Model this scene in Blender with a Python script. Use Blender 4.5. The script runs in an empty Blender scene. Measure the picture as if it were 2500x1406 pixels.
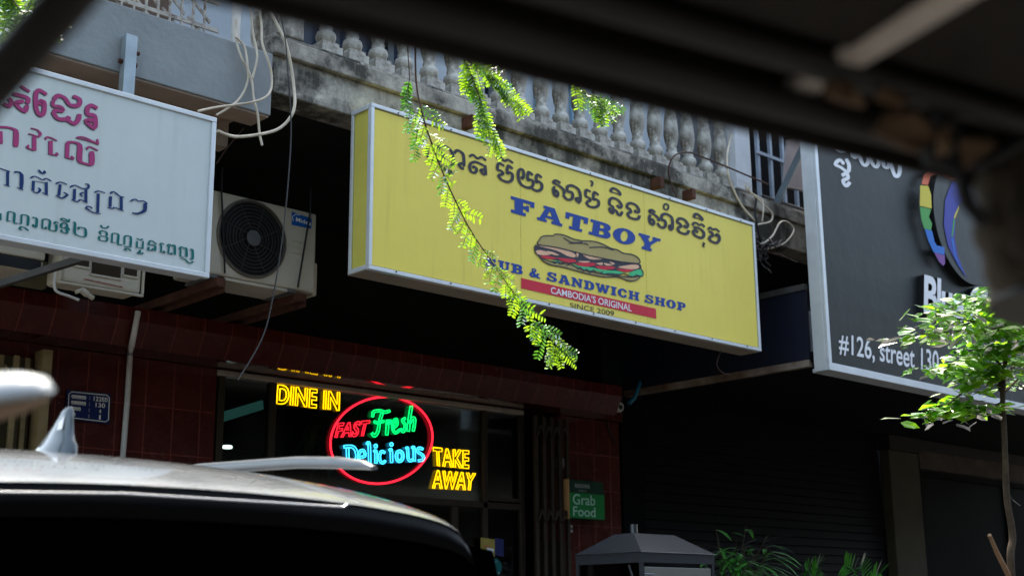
import bpy, bmesh, math, random
from math import radians as R, sin, cos, pi
from mathutils import Vector as V, Matrix
rnd = random.Random(7)
SC = bpy.context.scene
COL = SC.collection

# ---------------------------------------------------------------- camera, world, sun, exposure
EYE = 1.5
FPX = 3248.6                                   # focal length in pixels of a 2500 px wide picture
AR, AU, AF = V((0.728996, -0.684463, -0.008652)), V((-0.158829, -0.18143, 0.970493)), V((0.665837, 0.706111, 0.240974))
cam = bpy.data.cameras.new('camera'); cam.sensor_width = 36; cam.lens = 36 * FPX / 2500
cam.clip_start = 0.05; cam.clip_end = 400
cam.dof.use_dof = True; cam.dof.focus_distance = 6.5; cam.dof.aperture_fstop = 3.9
co = bpy.data.objects.new('camera', cam); COL.objects.link(co)
mw = Matrix((AR, AU, -AF)).transposed().to_4x4(); mw.translation = V((0, 0, EYE)); co.matrix_world = mw
SC.camera = co
SUN_EL, SUN_AZ = 64.0, 38.0                    # degrees; azimuth from +Y (into the shops) towards +X
w = bpy.data.worlds.new('World'); SC.world = w; w.use_nodes = True
nt = w.node_tree; bg = nt.nodes['Background']; sk = nt.nodes.new('ShaderNodeTexSky')
sk.sky_type = 'NISHITA'; sk.sun_disc = False; sk.sun_elevation = R(SUN_EL); sk.sun_rotation = R(SUN_AZ)
hz_ = nt.nodes.new('ShaderNodeMix'); hz_.data_type = 'RGBA'; hz_.blend_type = 'MULTIPLY'; hz_.inputs[0].default_value = 1; hz_.inputs[7].default_value = (1.0, .995, .895, 1)   # warm haze
nt.links.new(sk.outputs[0], hz_.inputs[6]); nt.links.new(hz_.outputs[2], bg.inputs[0]); bg.inputs[1].default_value = 0.15
sk.dust_density = 4.0; sk.ozone_density = 0.3; sk.air_density = 1.0
sl = bpy.data.lights.new('sun', 'SUN'); sl.energy = 2.2; sl.angle = R(0.53); sl.color = (1, .95, .86)
so = bpy.data.objects.new('sun', sl); COL.objects.link(so)
sd = V((sin(R(SUN_AZ)) * cos(R(SUN_EL)), cos(R(SUN_AZ)) * cos(R(SUN_EL)), sin(R(SUN_EL))))
so.rotation_euler = sd.to_track_quat('Z', 'Y').to_euler()
SC.view_settings.view_transform = 'Standard'; SC.view_settings.look = 'None'
SC.view_settings.exposure = 2.3; SC.view_settings.gamma = 1
try:
    SC.cycles.use_denoising = True; SC.cycles.max_bounces = 8; SC.cycles.transparent_max_bounces = 12
    SC.cycles.caustics_reflective = False; SC.cycles.caustics_refractive = False
    SC.cycles.sample_clamp_indirect = 6
except Exception: pass

# ---------------------------------------------------------------- placing helpers
def ray(x, y): return (AR * (x - 1250) + AU * (703 - y) + AF * FPX) / FPX
def at(x, y, t): return ray(x, y) * t + V((0, 0, EYE))
def onY(x, y, c): r = ray(x, y); return r * (c / r.y) + V((0, 0, EYE))
def onX(x, y, c): r = ray(x, y); return r * (c / r.x) + V((0, 0, EYE))
def onZ(x, y, c): r = ray(x, y); return r * ((c - EYE) / r.z) + V((0, 0, EYE))
def zpx(ox, oy, s): return lambda p: (ox + p[0] / s, oy + p[1] / s)   # enlarged-view point -> picture point

def tag(o, label=None, cat=None, group=None, kind=None):
    if label: o['label'] = label
    if cat: o['category'] = cat
    if group: o['group'] = group
    if kind: o['kind'] = kind
    return o
def thing(name, loc, label, cat, group=None):
    o = bpy.data.objects.new(name, None); COL.objects.link(o); o.location = loc; o.empty_display_size = .1
    return tag(o, label, cat, group)
def wloc(o):
    p = V((0, 0, 0))
    while o: p = p + o.location; o = o.parent
    return p

class MB:
    def __init__(s): s.v = []; s.f = []; s.m = []; s.k = 0
    def poly(s, pts):
        n = len(s.v); s.v += [tuple(p) for p in pts]; s.f.append(tuple(range(n, n + len(pts)))); s.m.append(s.k); return s
    def grid(s, rows, close=False):
        n = len(s.v); c = len(rows[0])
        for r in rows: s.v += [tuple(p) for p in r]
        for i in range(len(rows) - 1):
            for j in range(c if close else c - 1):
                s.f.append((n + i * c + j, n + i * c + (j + 1) % c, n + (i + 1) * c + (j + 1) % c, n + (i + 1) * c + j)); s.m.append(s.k)
        return s
    def box(s, x0, x1, y0, y1, z0, z1): return s.hexa([(x0, y0, z0), (x1, y0, z0), (x1, y1, z0), (x0, y1, z0), (x0, y0, z1), (x1, y0, z1), (x1, y1, z1), (x0, y1, z1)])
    def hexa(s, p):
        n = len(s.v); s.v += [tuple(q) for q in p]
        for f in ((0, 3, 2, 1), (4, 5, 6, 7), (0, 1, 5, 4), (1, 2, 6, 5), (2, 3, 7, 6), (3, 0, 4, 7)):
            s.f.append(tuple(n + i for i in f)); s.m.append(s.k)
        return s
    def bar(s, a, b, w, h, up=V((0, 0, 1))):
        a = V(a); b = V(b); d = (b - a).normalized(); r = d.cross(up)
        if r.length < 1e-4: r = d.cross(V((0, 1, 0)))
        r.normalize(); u = r.cross(d); P = []
        for q in (a, b): P.append([q + r * sx * w / 2 + u * sy * h / 2 for sx, sy in ((-1, -1), (1, -1), (1, 1), (-1, 1))])
        return s.hexa(P[0] + P[1])
    def tube(s, pts, r, n=8, closed=False, cap=True):
        pts = [V(p) for p in pts]; m = len(pts); rows = []; prev = None
        for i, p in enumerate(pts):
            a = pts[(i - 1) % m] if (closed or i) else p; b = pts[(i + 1) % m] if (closed or i < m - 1) else p
            d = (b - a); d = d.normalized() if d.length > 1e-9 else V((0, 0, 1))
            if prev is None: q = d.cross(V((0, 0, 1)) if abs(d.z) < .9 else V((1, 0, 0))).normalized()
            else:
                q = prev - d * prev.dot(d); q = q.normalized() if q.length > 1e-6 else d.orthogonal().normalized()
            prev = q; e = d.cross(q); rr = r[i] if isinstance(r, (list, tuple)) else r
            rows.append([p + q * rr * cos(2 * pi * k / n) + e * rr * sin(2 * pi * k / n) for k in range(n)])
        if closed: rows.append(rows[0])
        s.grid(rows, True)
        if cap and not closed: s.poly(rows[0][::-1]); s.poly(rows[-1])
        return s
    def lathe(s, c, prof, n=14, sq=False):
        c = V(c); s.grid([[c + V((r * cos(2 * pi * k / n), r * sin(2 * pi * k / n), z)) for k in range(n)] for r, z in prof], True)
        return s
    def ribbon(s, pts, w, mp, off):
        """flat stroke: 2-D points, width (number or list), mp maps (x,y,off) to 3-D"""
        m = len(pts); L = []; Rr = []
        for i, p in enumerate(pts):
            a = pts[max(i - 1, 0)]; b = pts[min(i + 1, m - 1)]; dx, dy = b[0] - a[0], b[1] - a[1]; l = math.hypot(dx, dy) or 1
            ww = (w[i] if isinstance(w, list) else w) / 2
            L.append(mp(p[0] - dy / l * ww, p[1] + dx / l * ww, off)); Rr.append(mp(p[0] + dy / l * ww, p[1] - dx / l * ww, off))
        s.grid([L, Rr]); return s
    def build(s, name, mat, parent=None, smooth=False, bevel=0, solid=0, auto=False):
        me = bpy.data.meshes.new(name); o = bpy.data.objects.new(name, me); COL.objects.link(o)
        off = wloc(parent) if parent else V((0, 0, 0))
        me.from_pydata([(x - off.x, y - off.y, z - off.z) for x, y, z in s.v], [], s.f)
        for mm in (mat if isinstance(mat, list) else [mat]): me.materials.append(mm)
        if any(s.m): me.polygons.foreach_set('material_index', s.m)
        if smooth or auto: me.polygons.foreach_set('use_smooth', [True] * len(s.f))
        bm = bmesh.new(); bm.from_mesh(me)
        if auto: bmesh.ops.remove_doubles(bm, verts=bm.verts, dist=1e-5)
        bmesh.ops.recalc_face_normals(bm, faces=bm.faces); bm.to_mesh(me); bm.free()
        if parent: o.parent = parent
        if solid: md = o.modifiers.new('solid', 'SOLIDIFY'); md.thickness = solid; md.offset = 0
        if bevel: md = o.modifiers.new('bevel', 'BEVEL'); md.width = bevel; md.segments = 2; md.limit_method = 'ANGLE'
        return o
def copy_tree(o, parent=None):
    c = o.copy(); COL.objects.link(c); c.parent = parent
    for ch in list(o.children): copy_tree(ch, c)
    return c
def smooth_pts(pts, n=5, closed=False):
    if len(pts) < 3: return [tuple(p) for p in pts]
    P = [V(p) for p in pts]; m = len(P); out = []
    for i in range(m if closed else m - 1):
        p0 = P[(i - 1) % m] if (closed or i) else P[0]; p1 = P[i]; p2 = P[(i + 1) % m]; p3 = P[(i + 2) % m] if (closed or i < m - 2) else P[-1]
        for k in range(n):
            t = k / n; out.append(.5 * ((2 * p1) + (p2 - p0) * t + (2 * p0 - 5 * p1 + 4 * p2 - p3) * t * t + (3 * p1 - p0 - 3 * p2 + p3) * t ** 3))
    if not closed: out.append(P[-1])
    return [tuple(p) for p in out]

# ---------------------------------------------------------------- materials
def nodes(name):
    m = bpy.data.materials.new(name); m.use_nodes = True; t = m.node_tree; return m, t, t.nodes['Principled BSDF']
def N(t, typ, **kw):
    n = t.nodes.new(typ)
    for k, v in kw.items():
        if k.startswith('i_'): n.inputs[int(k[2:]) if k[2:].isdigit() else k[2:].replace('_', ' ')].default_value = v
        else: setattr(n, k, v)
    return n
def noise(t, vec, scale, detail=5, rough=.6):
    n = N(t, 'ShaderNodeTexNoise'); n.inputs['Scale'].default_value = scale; n.inputs['Detail'].default_value = detail; n.inputs['Roughness'].default_value = rough
    t.links.new(vec, n.inputs['Vector']); return n.outputs['Fac']
def ramp(t, fac, a, b, ca=(0, 0, 0, 1), cb=(1, 1, 1, 1)):
    n = N(t, 'ShaderNodeValToRGB'); e = n.color_ramp.elements; e[0].position = a; e[1].position = b; e[0].color = ca; e[1].color = cb
    t.links.new(fac, n.inputs[0]); return n.outputs[0]
def mix(t, fac, a, b):
    n = N(t, 'ShaderNodeMix', data_type='RGBA')
    if isinstance(fac, float): n.inputs[0].default_value = fac
    else: t.links.new(fac, n.inputs[0])
    for k, c in ((6, a), (7, b)):
        if isinstance(c, tuple): n.inputs[k].default_value = c if len(c) == 4 else c + (1,)
        else: t.links.new(c, n.inputs[k])
    return n.outputs[2]
def coords(t, sc=(1, 1, 1)):
    c = N(t, 'ShaderNodeTexCoord'); mp = N(t, 'ShaderNodeMapping'); mp.inputs['Scale'].default_value = sc
    t.links.new(c.outputs['Object'], mp.inputs[0]); return mp.outputs[0]
def bump(t, b, h, st, dist=.01):
    n = N(t, 'ShaderNodeBump'); n.inputs['Strength'].default_value = st; n.inputs['Distance'].default_value = dist
    t.links.new(h, n.inputs['Height']); t.links.new(n.outputs[0], b.inputs['Normal'])
def mat(name, col, rough=.6, metal=0., var=.18, scale=6, bmp=0., dirt_or_light=None, dirt_or_light_lo=.55, dirt_or_light_hi=.75, sc=(1, 1, 1), coat=0., spec=.22):
    m, t, b = nodes(name); v = coords(t, sc); f = noise(t, v, scale)
    lo = tuple(c * (1 - var) for c in col); hi = tuple(min(1, c * (1 + var)) for c in col)
    c = mix(t, ramp(t, f, .3, .7), lo, hi)
    if dirt_or_light: c = mix(t, ramp(t, noise(t, v, scale * .37, 8, .7), dirt_or_light_lo, dirt_or_light_hi), c, dirt_or_light)
    t.links.new(c, b.inputs['Base Color']); b.inputs['Roughness'].default_value = rough; b.inputs['Metallic'].default_value = metal
    b.inputs['Coat Weight'].default_value = coat; b.inputs['Specular IOR Level'].default_value = spec
    if bmp: bump(t, b, noise(t, v, scale * 6, 6), bmp)
    return m
def concrete(name, light, dark, sc=2.2, streak=True, lo=.42, hi=.62):
    m, t, b = nodes(name); v = coords(t); vs = coords(t, (7, 7, .9))
    a = noise(t, v, sc, 10, .68); s = noise(t, vs, 1.6, 8, .65); g = noise(t, v, 38, 6, .7)
    c = mix(t, ramp(t, a, lo, hi), dark, light)
    if streak: c = mix(t, ramp(t, s, .5, .72), c, tuple(x * .45 for x in light))
    c = mix(t, ramp(t, noise(t, v, sc * 2.3, 9, .7), .58, .72), c, tuple(min(1, x * 1.5) for x in light))
    c = mix(t, ramp(t, g, .25, .62), mix(t, .35, c, (.01, .01, .01)), c)
    t.links.new(c, b.inputs['Base Color']); b.inputs['Roughness'].default_value = .9; bump(t, b, g, .5, .008); return m
def tiles(name, col, grout, w_, h_, plane='XZ', rough=.14, spec=.12):
    m, t, b = nodes(name); c = N(t, 'ShaderNodeTexCoord'); sp = N(t, 'ShaderNodeSeparateXYZ'); cb = N(t, 'ShaderNodeCombineXYZ')
    t.links.new(c.outputs['Object'], sp.inputs[0]); t.links.new(sp.outputs['XYZ'.index(plane[0])], cb.inputs[0]); t.links.new(sp.outputs['XYZ'.index(plane[1])], cb.inputs[1])
    br = N(t, 'ShaderNodeTexBrick', offset=0.0); t.links.new(cb.outputs[0], br.inputs['Vector'])
    for k, v in (('Color1', col), ('Color2', tuple(x * 1.5 for x in col)), ('Mortar', grout)): br.inputs[k].default_value = v + (1,)
    br.inputs['Scale'].default_value = 1; br.inputs['Mortar Size'].default_value = .0035; br.inputs['Mortar Smooth'].default_value = .1
    br.inputs['Brick Width'].default_value = w_; br.inputs['Row Height'].default_value = h_; br.inputs['Bias'].default_value = -.3
    f = noise(t, c.outputs['Object'], 9, 8, .7)
    cc = mix(t, ramp(t, f, .35, .75), br.outputs[0], mix(t, .5, br.outputs[0], tuple(x * 2.2 for x in col)))
    t.links.new(cc, b.inputs['Base Color'])
    rr = N(t, 'ShaderNodeMapRange'); t.links.new(noise(t, c.outputs['Object'], 5), rr.inputs[0]); rr.inputs[3].default_value = rough * .6; rr.inputs[4].default_value = rough * 1.8
    t.links.new(rr.outputs[0], b.inputs['Roughness']); b.inputs['Specular IOR Level'].default_value = spec
    iv = N(t, 'ShaderNodeMath', operation='SUBTRACT'); iv.inputs[0].default_value = 1; t.links.new(br.outputs['Fac'], iv.inputs[1]); bump(t, b, iv.outputs[0], .6, .003)
    return m
def emit(name, col, st, base=(.02, .02, .02)):
    m, t, b = nodes(name); b.inputs['Base Color'].default_value = base + (1,); b.inputs['Emission Color'].default_value = col + (1,)
    v = coords(t); r = N(t, 'ShaderNodeMapRange'); t.links.new(noise(t, v, 12), r.inputs[0]); r.inputs[3].default_value = st * .8; r.inputs[4].default_value = st * 1.2
    t.links.new(r.outputs[0], b.inputs['Emission Strength']); b.inputs['Roughness'].default_value = .3; return m
def glass(name, tint=(.75, .8, .8), dark=.0, gloss=.05):
    m = bpy.data.materials.new(name); m.use_nodes = True; t = m.node_tree; t.nodes.clear()
    o = N(t, 'ShaderNodeOutputMaterial'); tr = N(t, 'ShaderNodeBsdfTransparent'); gl = N(t, 'ShaderNodeBsdfGlossy'); mx = N(t, 'ShaderNodeMixShader'); fr = N(t, 'ShaderNodeFresnel')
    fr.inputs[0].default_value = 1.5; tr.inputs[0].default_value = tint + (1,); gl.inputs['Roughness'].default_value = gloss; gl.inputs[0].default_value = (.9, .9, .9, 1)
    v = coords(t); bp = N(t, 'ShaderNodeBump'); bp.inputs['Strength'].default_value = .03; t.links.new(noise(t, v, 2), bp.inputs['Height']); t.links.new(bp.outputs[0], gl.inputs['Normal'])
    t.links.new(fr.outputs[0], mx.inputs[0]); t.links.new(tr.outputs[0], mx.inputs[1]); t.links.new(gl.outputs[0], mx.inputs[2]); t.links.new(mx.outputs[0], o.inputs[0]); return m
def leafmat(name, col, trans, ior=1.45, rough=.35):
    m = bpy.data.materials.new(name); m.use_nodes = True; t = m.node_tree; t.nodes.clear()
    o = N(t, 'ShaderNodeOutputMaterial'); d = N(t, 'ShaderNodeBsdfDiffuse'); tr = N(t, 'ShaderNodeBsdfTranslucent'); g = N(t, 'ShaderNodeBsdfGlossy')
    v = coords(t); f = ramp(t, noise(t, v, 14), .3, .7)
    t.links.new(mix(t, f, tuple(c * .7 for c in col), tuple(c * 1.3 for c in col)), d.inputs[0]); t.links.new(mix(t, f, tuple(c * .75 for c in trans), tuple(c * 1.2 for c in trans)), tr.inputs[0])
    g.inputs['Roughness'].default_value = rough; g.inputs[0].default_value = (1, 1, 1, 1)
    a = N(t, 'ShaderNodeAddShader'); t.links.new(d.outputs[0], a.inputs[0]); t.links.new(tr.outputs[0], a.inputs[1])
    mx = N(t, 'ShaderNodeMixShader'); fr = N(t, 'ShaderNodeFresnel'); fr.inputs[0].default_value = ior
    t.links.new(fr.outputs[0], mx.inputs[0]); t.links.new(a.outputs[0], mx.inputs[1]); t.links.new(g.outputs[0], mx.inputs[2]); t.links.new(mx.outputs[0], o.inputs[0]); return m

def sheet(name, col, drip, amt=.5, rough=.42):
    m, t, b = nodes(name); v = coords(t); vs = coords(t, (9, 9, .55))
    c = mix(t, ramp(t, noise(t, v, 1.1), .3, .7), tuple(x * .95 for x in col), tuple(min(1, x * 1.04) for x in col))
    st = N(t, 'ShaderNodeMath', operation='MULTIPLY'); t.links.new(ramp(t, noise(t, vs, 1.3, 7, .6), .52, .8), st.inputs[0]); t.links.new(ramp(t, noise(t, v, 2.3, 5), .35, .65), st.inputs[1])
    sm_ = N(t, 'ShaderNodeMath', operation='MULTIPLY'); t.links.new(st.outputs[0], sm_.inputs[0]); sm_.inputs[1].default_value = amt
    c = mix(t, sm_.outputs[0], c, drip); c = mix(t, ramp(t, noise(t, v, 7, 9, .75), .66, .8), c, drip if amt > .7 else tuple(x * .9 for x in col))
    t.links.new(c, b.inputs['Base Color']); b.inputs['Specular IOR Level'].default_value = .22; b.inputs['Roughness'].default_value = rough
    bump(t, b, noise(t, v, 3.2, 3), .22, .02); return m
m_yellow = sheet('yellow_vinyl', (.82, .67, .115), (.48, .37, .08), .45)
m_yside = mat('yellow_side_sheet', (.60, .53, .10), .5, var=.12, scale=2, dirt_or_light=(.25, .2, .06), dirt_or_light_lo=.6, dirt_or_light_hi=.85)
m_alu = mat('aluminium_trim', (.62, .64, .66), .42, .3, var=.08, scale=5, dirt_or_light=(.25, .23, .2), dirt_or_light_lo=.66, dirt_or_light_hi=.85)
m_under = mat('sign_underside', (.30, .25, .20), .7, var=.15, scale=3, dirt_or_light=(.5, .27, .12), dirt_or_light_lo=.6, dirt_or_light_hi=.75)  # orange patches stand for coloured reflections, painted into the underside
m_white = sheet('white_sign_sheet', (.58, .625, .62), (.36, .37, .35), .45)
m_ink = mat('dark_grey_ink', (.035, .035, .05), .5, var=.05)
m_blue = mat('blue_ink', (.012, .055, .30), .5, var=.06)
m_red = mat('red_ink', (.60, .024, .05), .5, var=.06)
m_wht = mat('white_ink', (.78, .78, .8), .5, var=.04)
m_pink = mat('pink_ink', (.38, .045, .17), .5, var=.05)
m_pinksh = mat('grey_shadow_ink', (.09, .08, .09), .5, var=.05)
m_navy = mat('navy_ink', (.006, .03, .13), .5, var=.06)
m_teal = mat('teal_ink', (.0, .13, .13), .5, var=.06)
m_bun = mat('bun_ink', (.42, .33, .12), .5, var=.06); m_meat = mat('meat_ink', (.78, .45, .28), .5, var=.1); m_lett = mat('lettuce_ink', (.06, .48, .2), .5, var=.1)
m_conc = concrete('weathered_concrete', (.47, .43, .365), (.05, .046, .037), lo=.44, hi=.57)
m_cgrey = mat('grey_render', (.25, .27, .28), .9, var=.1, scale=4, bmp=.5, dirt_or_light=(.30, .31, .32), dirt_or_light_lo=.5, dirt_or_light_hi=.8)
m_csoff = mat('tan_soffit', (.33, .25, .2), .9, var=.15, scale=4)
m_bal = concrete('aged_baluster_paint', (.60, .57, .50), (.17, .135, .095), 7, True, .36, .57)
m_tile = tiles('red_wall_tile', (.046, .007, .005), (.17, .036, .024), .2, .3, 'XZ', .22, .2)
m_tiles = tiles('red_soffit_tile', (.034, .006, .005), (.10, .02, .014), .2, .3, 'XY', .035, 1.0)
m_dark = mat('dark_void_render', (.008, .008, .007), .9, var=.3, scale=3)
m_blackwall = mat('black_painted_wall', (.0035, .0035, .0045), .8, spec=.05, var=.3, scale=2)
m_cream = mat('cream_metal', (.50, .45, .36), .5, var=.08, scale=5, dirt_or_light=(.25, .18, .1), dirt_or_light_lo=.62, dirt_or_light_hi=.8)
m_blackpl = mat('black_plastic', (.012, .012, .013), .45, var=.2)
m_hub = mat('grey_plastic', (.12, .12, .12), .5, var=.1)
m_rust = mat('rusty_steel', (.085, .035, .022), .8, .1, var=.4, scale=14, bmp=.3)
m_steel = mat('galvanised_steel', (.32, .37, .40), .45, .5, var=.15, scale=9, dirt_or_light=(.2, .1, .05), dirt_or_light_lo=.66, dirt_or_light_hi=.8)
m_dsteel = mat('dark_steel_bar', (.07, .065, .06), .6, .4, var=.25)
m_cable = mat('cream_cable', (.62, .54, .43), .5, var=.25, scale=5, dirt_or_light=(.3, .24, .17)); m_bcable = mat('brown_cable', (.06, .03, .024), .6, var=.2); m_kcable = mat('black_cable', (.012, .012, .014), .5, var=.2)
m_gcable = mat('grey_wire', (.045, .045, .045), .5, var=.1)
m_pipe = mat('white_pipe', (.55, .52, .48), .5, var=.1, dirt_or_light=(.3, .27, .22))
m_frame = mat('bronze_window_frame', (.035, .026, .017), .4, .4, var=.15)
m_head = mat('worn_window_head', (.30, .25, .20), .5, .2, var=.2, scale=12)
m_gate = mat('brown_gate_steel', (.028, .018, .011), .6, .2, var=.35, scale=10)
m_ygate = mat('ochre_gate_steel', (.23, .165, .075), .55, .1, var=.2, scale=8)
m_glass = glass('window_glass', (.55, .6, .6)); m_dglass = glass('tinted_glass', (.1, .11, .12))
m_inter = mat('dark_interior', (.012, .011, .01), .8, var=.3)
m_bluebd = sheet('charcoal_panel', (.0105, .0125, .012), (.03, .03, .028), .4, .45); m_navybd = mat('navy_fascia_sheet', (.010, .012, .022), .4, var=.15)
m_wallup = mat('pale_blue_wall', (.40, .425, .45), .8, var=.1, scale=3, dirt_or_light=(.28, .285, .3)); m_doorblue = mat('blue_door_paint', (.20, .32, .42), .6, var=.1)
m_whitepost = mat('white_post_paint', (.62, .63, .65), .8, var=.08, scale=4, dirt_or_light=(.2, .19, .17), dirt_or_light_lo=.62, dirt_or_light_hi=.75)
m_shut = mat('dark_shutter_steel', (.005, .005, .0065), .6, .0, spec=.08, var=.2)
m_col = mat('olive_column_render', (.05, .043, .026), .8, var=.15, scale=4)
m_car = mat('silver_car_paint', (.33, .345, .36), .2, .4, var=.06, scale=9, coat=1.0)
m_rail = mat('dull_rail_alloy', (.16, .17, .18), .3, .5, var=.08)
m_carblk = mat('black_car_trim', (.0015, .0015, .0018), .4, var=.1, spec=.06); m_chrome = mat('chrome', (.36, .37, .39), .2, 1., var=.03)
m_carglass = mat('privacy_glass', (.0004, .0004, .0004), .15, var=.1, spec=.0); m_rubber = mat('tyre_rubber', (.015, .015, .015), .85, var=.2); m_tail = mat('tail_lamp_lens', (.3, .01, .01), .15, var=.1)
m_tuk = mat('dark_canopy_vinyl', (.017, .0125, .0095), .75, var=.25, scale=20, bmp=.3); m_tukbar = mat('tuktuk_black_tube', (.03, .027, .025), .5, .2, var=.2); m_bow = mat('beige_roof_bow', (.55, .48, .42), .6, var=.1, scale=14)
m_tan = mat('tan_lit_ceiling', (.125, .078, .045), .8, var=.3, scale=16, dirt_or_light=(.07, .04, .02))
m_curt = mat('brown_rolled_curtain', (.045, .034, .026), .85, var=.35, scale=18, bmp=.3)
m_mir = mat('white_mirror_housing', (.45, .47, .47), .25, var=.05, coat=.6); m_mirun = mat('tan_mirror_underside', (.36, .25, .17), .6, var=.1)  # tan of the mirror underside is reflected light put into its colour
m_bark = mat('brown_bark', (.055, .036, .022), .9, var=.4, scale=18, bmp=.5); m_twig = mat('dark_twig', (.06, .03, .02), .8, var=.3)
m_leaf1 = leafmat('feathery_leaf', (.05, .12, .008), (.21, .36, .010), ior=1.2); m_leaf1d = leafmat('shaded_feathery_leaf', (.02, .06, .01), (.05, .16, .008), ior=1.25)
m_leaf2 = leafmat('glossy_leaf', (.03, .10, .010), (.20, .40, .010), ior=1.28, rough=.2); m_leaf3 = leafmat('bamboo_leaf', (.035, .14, .02), (.05, .20, .012), ior=1.2)
m_leaf4 = leafmat('indoor_palm_leaf', (.06, .12, .01), (.02, .05, .004))
m_inox = mat('stainless_steel', (.075, .08, .09), .25, .6, var=.08, scale=4); m_inoxd = mat('dull_stainless_panel', (.15, .15, .135), .45, .3, var=.08)
m_ggreen = mat('green_sign_sheet', (.004, .17, .035), .4, var=.05); m_gdark = mat('dark_green_sheet', (.003, .03, .016), .4, var=.05); m_wood = mat('wooden_sign_side', (.42, .22, .09), .6, var=.2, scale=12, sc=(1, 1, .2))
m_plate = mat('blue_enamel_plate', (.006, .014, .08), .3, var=.1); m_platet = mat('cream_enamel_lettering', (.75, .70, .58), .5, var=.1)
m_cctv = mat('white_camera_plastic', (.6, .58, .54), .4, var=.06); m_bpipe = mat('blue_plastic_pipe', (.01, .16, .24), .4, var=.1)
m_asph = mat('asphalt', (.05, .05, .05), .9, var=.25, scale=30, bmp=.5); m_pave = mat('grey_paving', (.07, .067, .06), .9, var=.2, scale=8, bmp=.2); m_kerb = mat('kerb_stone', (.12, .12, .11), .9, var=.15)
m_opp = mat('dark_render', (.018, .018, .015), .9, var=.15, scale=2); m_opptrim = mat('shade_concrete', (.04, .04, .035), .9, var=.2)  # near-black so the added unseen houses bounce little light
m_badge = mat('blue_badge', (.0, .09, .38), .4, var=.04); m_poster_y = mat('yellow_poster', (.35, .27, .06), .5, var=.2); m_poster_b = mat('dark_blue_poster', (.015, .02, .10), .5, var=.2); m_teals = mat('teal_sticker', (.0, .10, .10), .5, var=.1)
m_panel = mat('pinkish_board', (.30, .26, .26), .8, var=.08)
m_rred, m_ror, m_ryel, m_rgrn, m_rblu, m_rpur, m_rhair = [mat('logo_' + n, c, .5, var=.04, spec=.2) for n, c in (('red', (.45, .01, .05)), ('orange', (.62, .11, .03)), ('yellow', (.62, .50, .03)), ('green', (.05, .30, .05)), ('azure', (.0, .13, .52)), ('violet', (.18, .05, .27)), ('royal_blue', (.02, .03, .30)))]
m_nyel = emit('yellow_neon', (1, .52, .0), .62); m_nred = emit('red_neon', (1, .012, .03), .55); m_ngrn = emit('green_neon', (.0, .80, .14), .5); m_nblu = emit('blue_neon', (.04, .55, 1), .6)
m_tubel = emit('teal_tube_glow', (.1, .35, .3), .06); m_lampl = emit('lamp_glow', (.85, .95, .9), 1.2)

# ---------------------------------------------------------------- lettering helpers
def to_mesh(cu):
    o = bpy.data.objects.new('tmp', cu); COL.objects.link(o); dg = bpy.context.evaluated_depsgraph_get(); e = o.evaluated_get(dg)
    me = e.to_mesh(); vs = [tuple(v.co) for v in me.vertices]; fs = [tuple(p.vertices) for p in me.polygons]
    e.to_mesh_clear(); bpy.data.objects.remove(o); bpy.data.curves.remove(cu); return vs, fs
def text(s, bold=0., space=1., res=6):
    cu = bpy.data.curves.new('tmp', 'FONT'); cu.body = s; cu.offset = bold; cu.space_character = space; cu.resolution_u = res; return to_mesh(cu)
def fill(loops):
    cu = bpy.data.curves.new('tmp', 'CURVE'); cu.dimensions = '2D'; cu.fill_mode = 'BOTH'
    for L in loops:
        sp = cu.splines.new('POLY'); sp.points.add(len(L) - 1); sp.use_cyclic_u = True
        for q, p in zip(sp.points, L): q.co = (p[0], p[1], 0, 1)
    return to_mesh(cu)
def loops_of(vs, fs):
    key = {}; idx = []
    for v in vs: idx.append(key.setdefault((round(v[0], 5), round(v[1], 5)), len(key)))
    P = list(key); cnt = {}
    for f in fs:
        f = [idx[i] for i in f]
        for a, b in zip(f, f[1:] + f[:1]):
            if a != b: cnt[(a, b)] = 1
    nx = {}
    for (a, b) in cnt:
        if (b, a) not in cnt: nx.setdefault(a, []).append(b)
    out = []
    while nx:
        s = next(iter(nx)); L = [s]; c = s
        while True:
            if c not in nx: break
            n = nx[c].pop()
            if not nx[c]: del nx[c]
            if n == s: break
            L.append(n); c = n
        if len(L) > 2: out.append([P[i] for i in L])
    return out
def norm(vs):
    x0 = min(v[0] for v in vs); x1 = max(v[0] for v in vs); y0 = min(v[1] for v in vs); y1 = max(v[1] for v in vs)
    return [((v[0] - x0) / (x1 - x0), (v[1] - y0) / (y1 - y0)) for v in vs]
def quad(c, Y, tf=lambda p: p):
    TL, TR, BR, BL = [onY(*tf(p), Y) for p in c]
    return lambda u, v, off=0.: (TL * (1 - u) * v + TR * u * v + BR * u * (1 - v) + BL * (1 - u) * (1 - v)) + V((0, -off, 0))
def put_text(mb, s, q, bold=0., off=.003, space=1.):
    vs, fs = text(s, bold, space); n = len(mb.v); mb.v += [tuple(q(u, v, off)) for u, v in norm(vs)]
    for f in fs: mb.f.append(tuple(n + i for i in f)); mb.m.append(mb.k)
def put_poly(mb, loops, mp, off=.003):
    vs, fs = fill(loops); n = len(mb.v); mb.v += [tuple(mp(v[0], v[1], off)) for v in vs]
    for f in fs: mb.f.append(tuple(n + i for i in f)); mb.m.append(mb.k)
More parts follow.
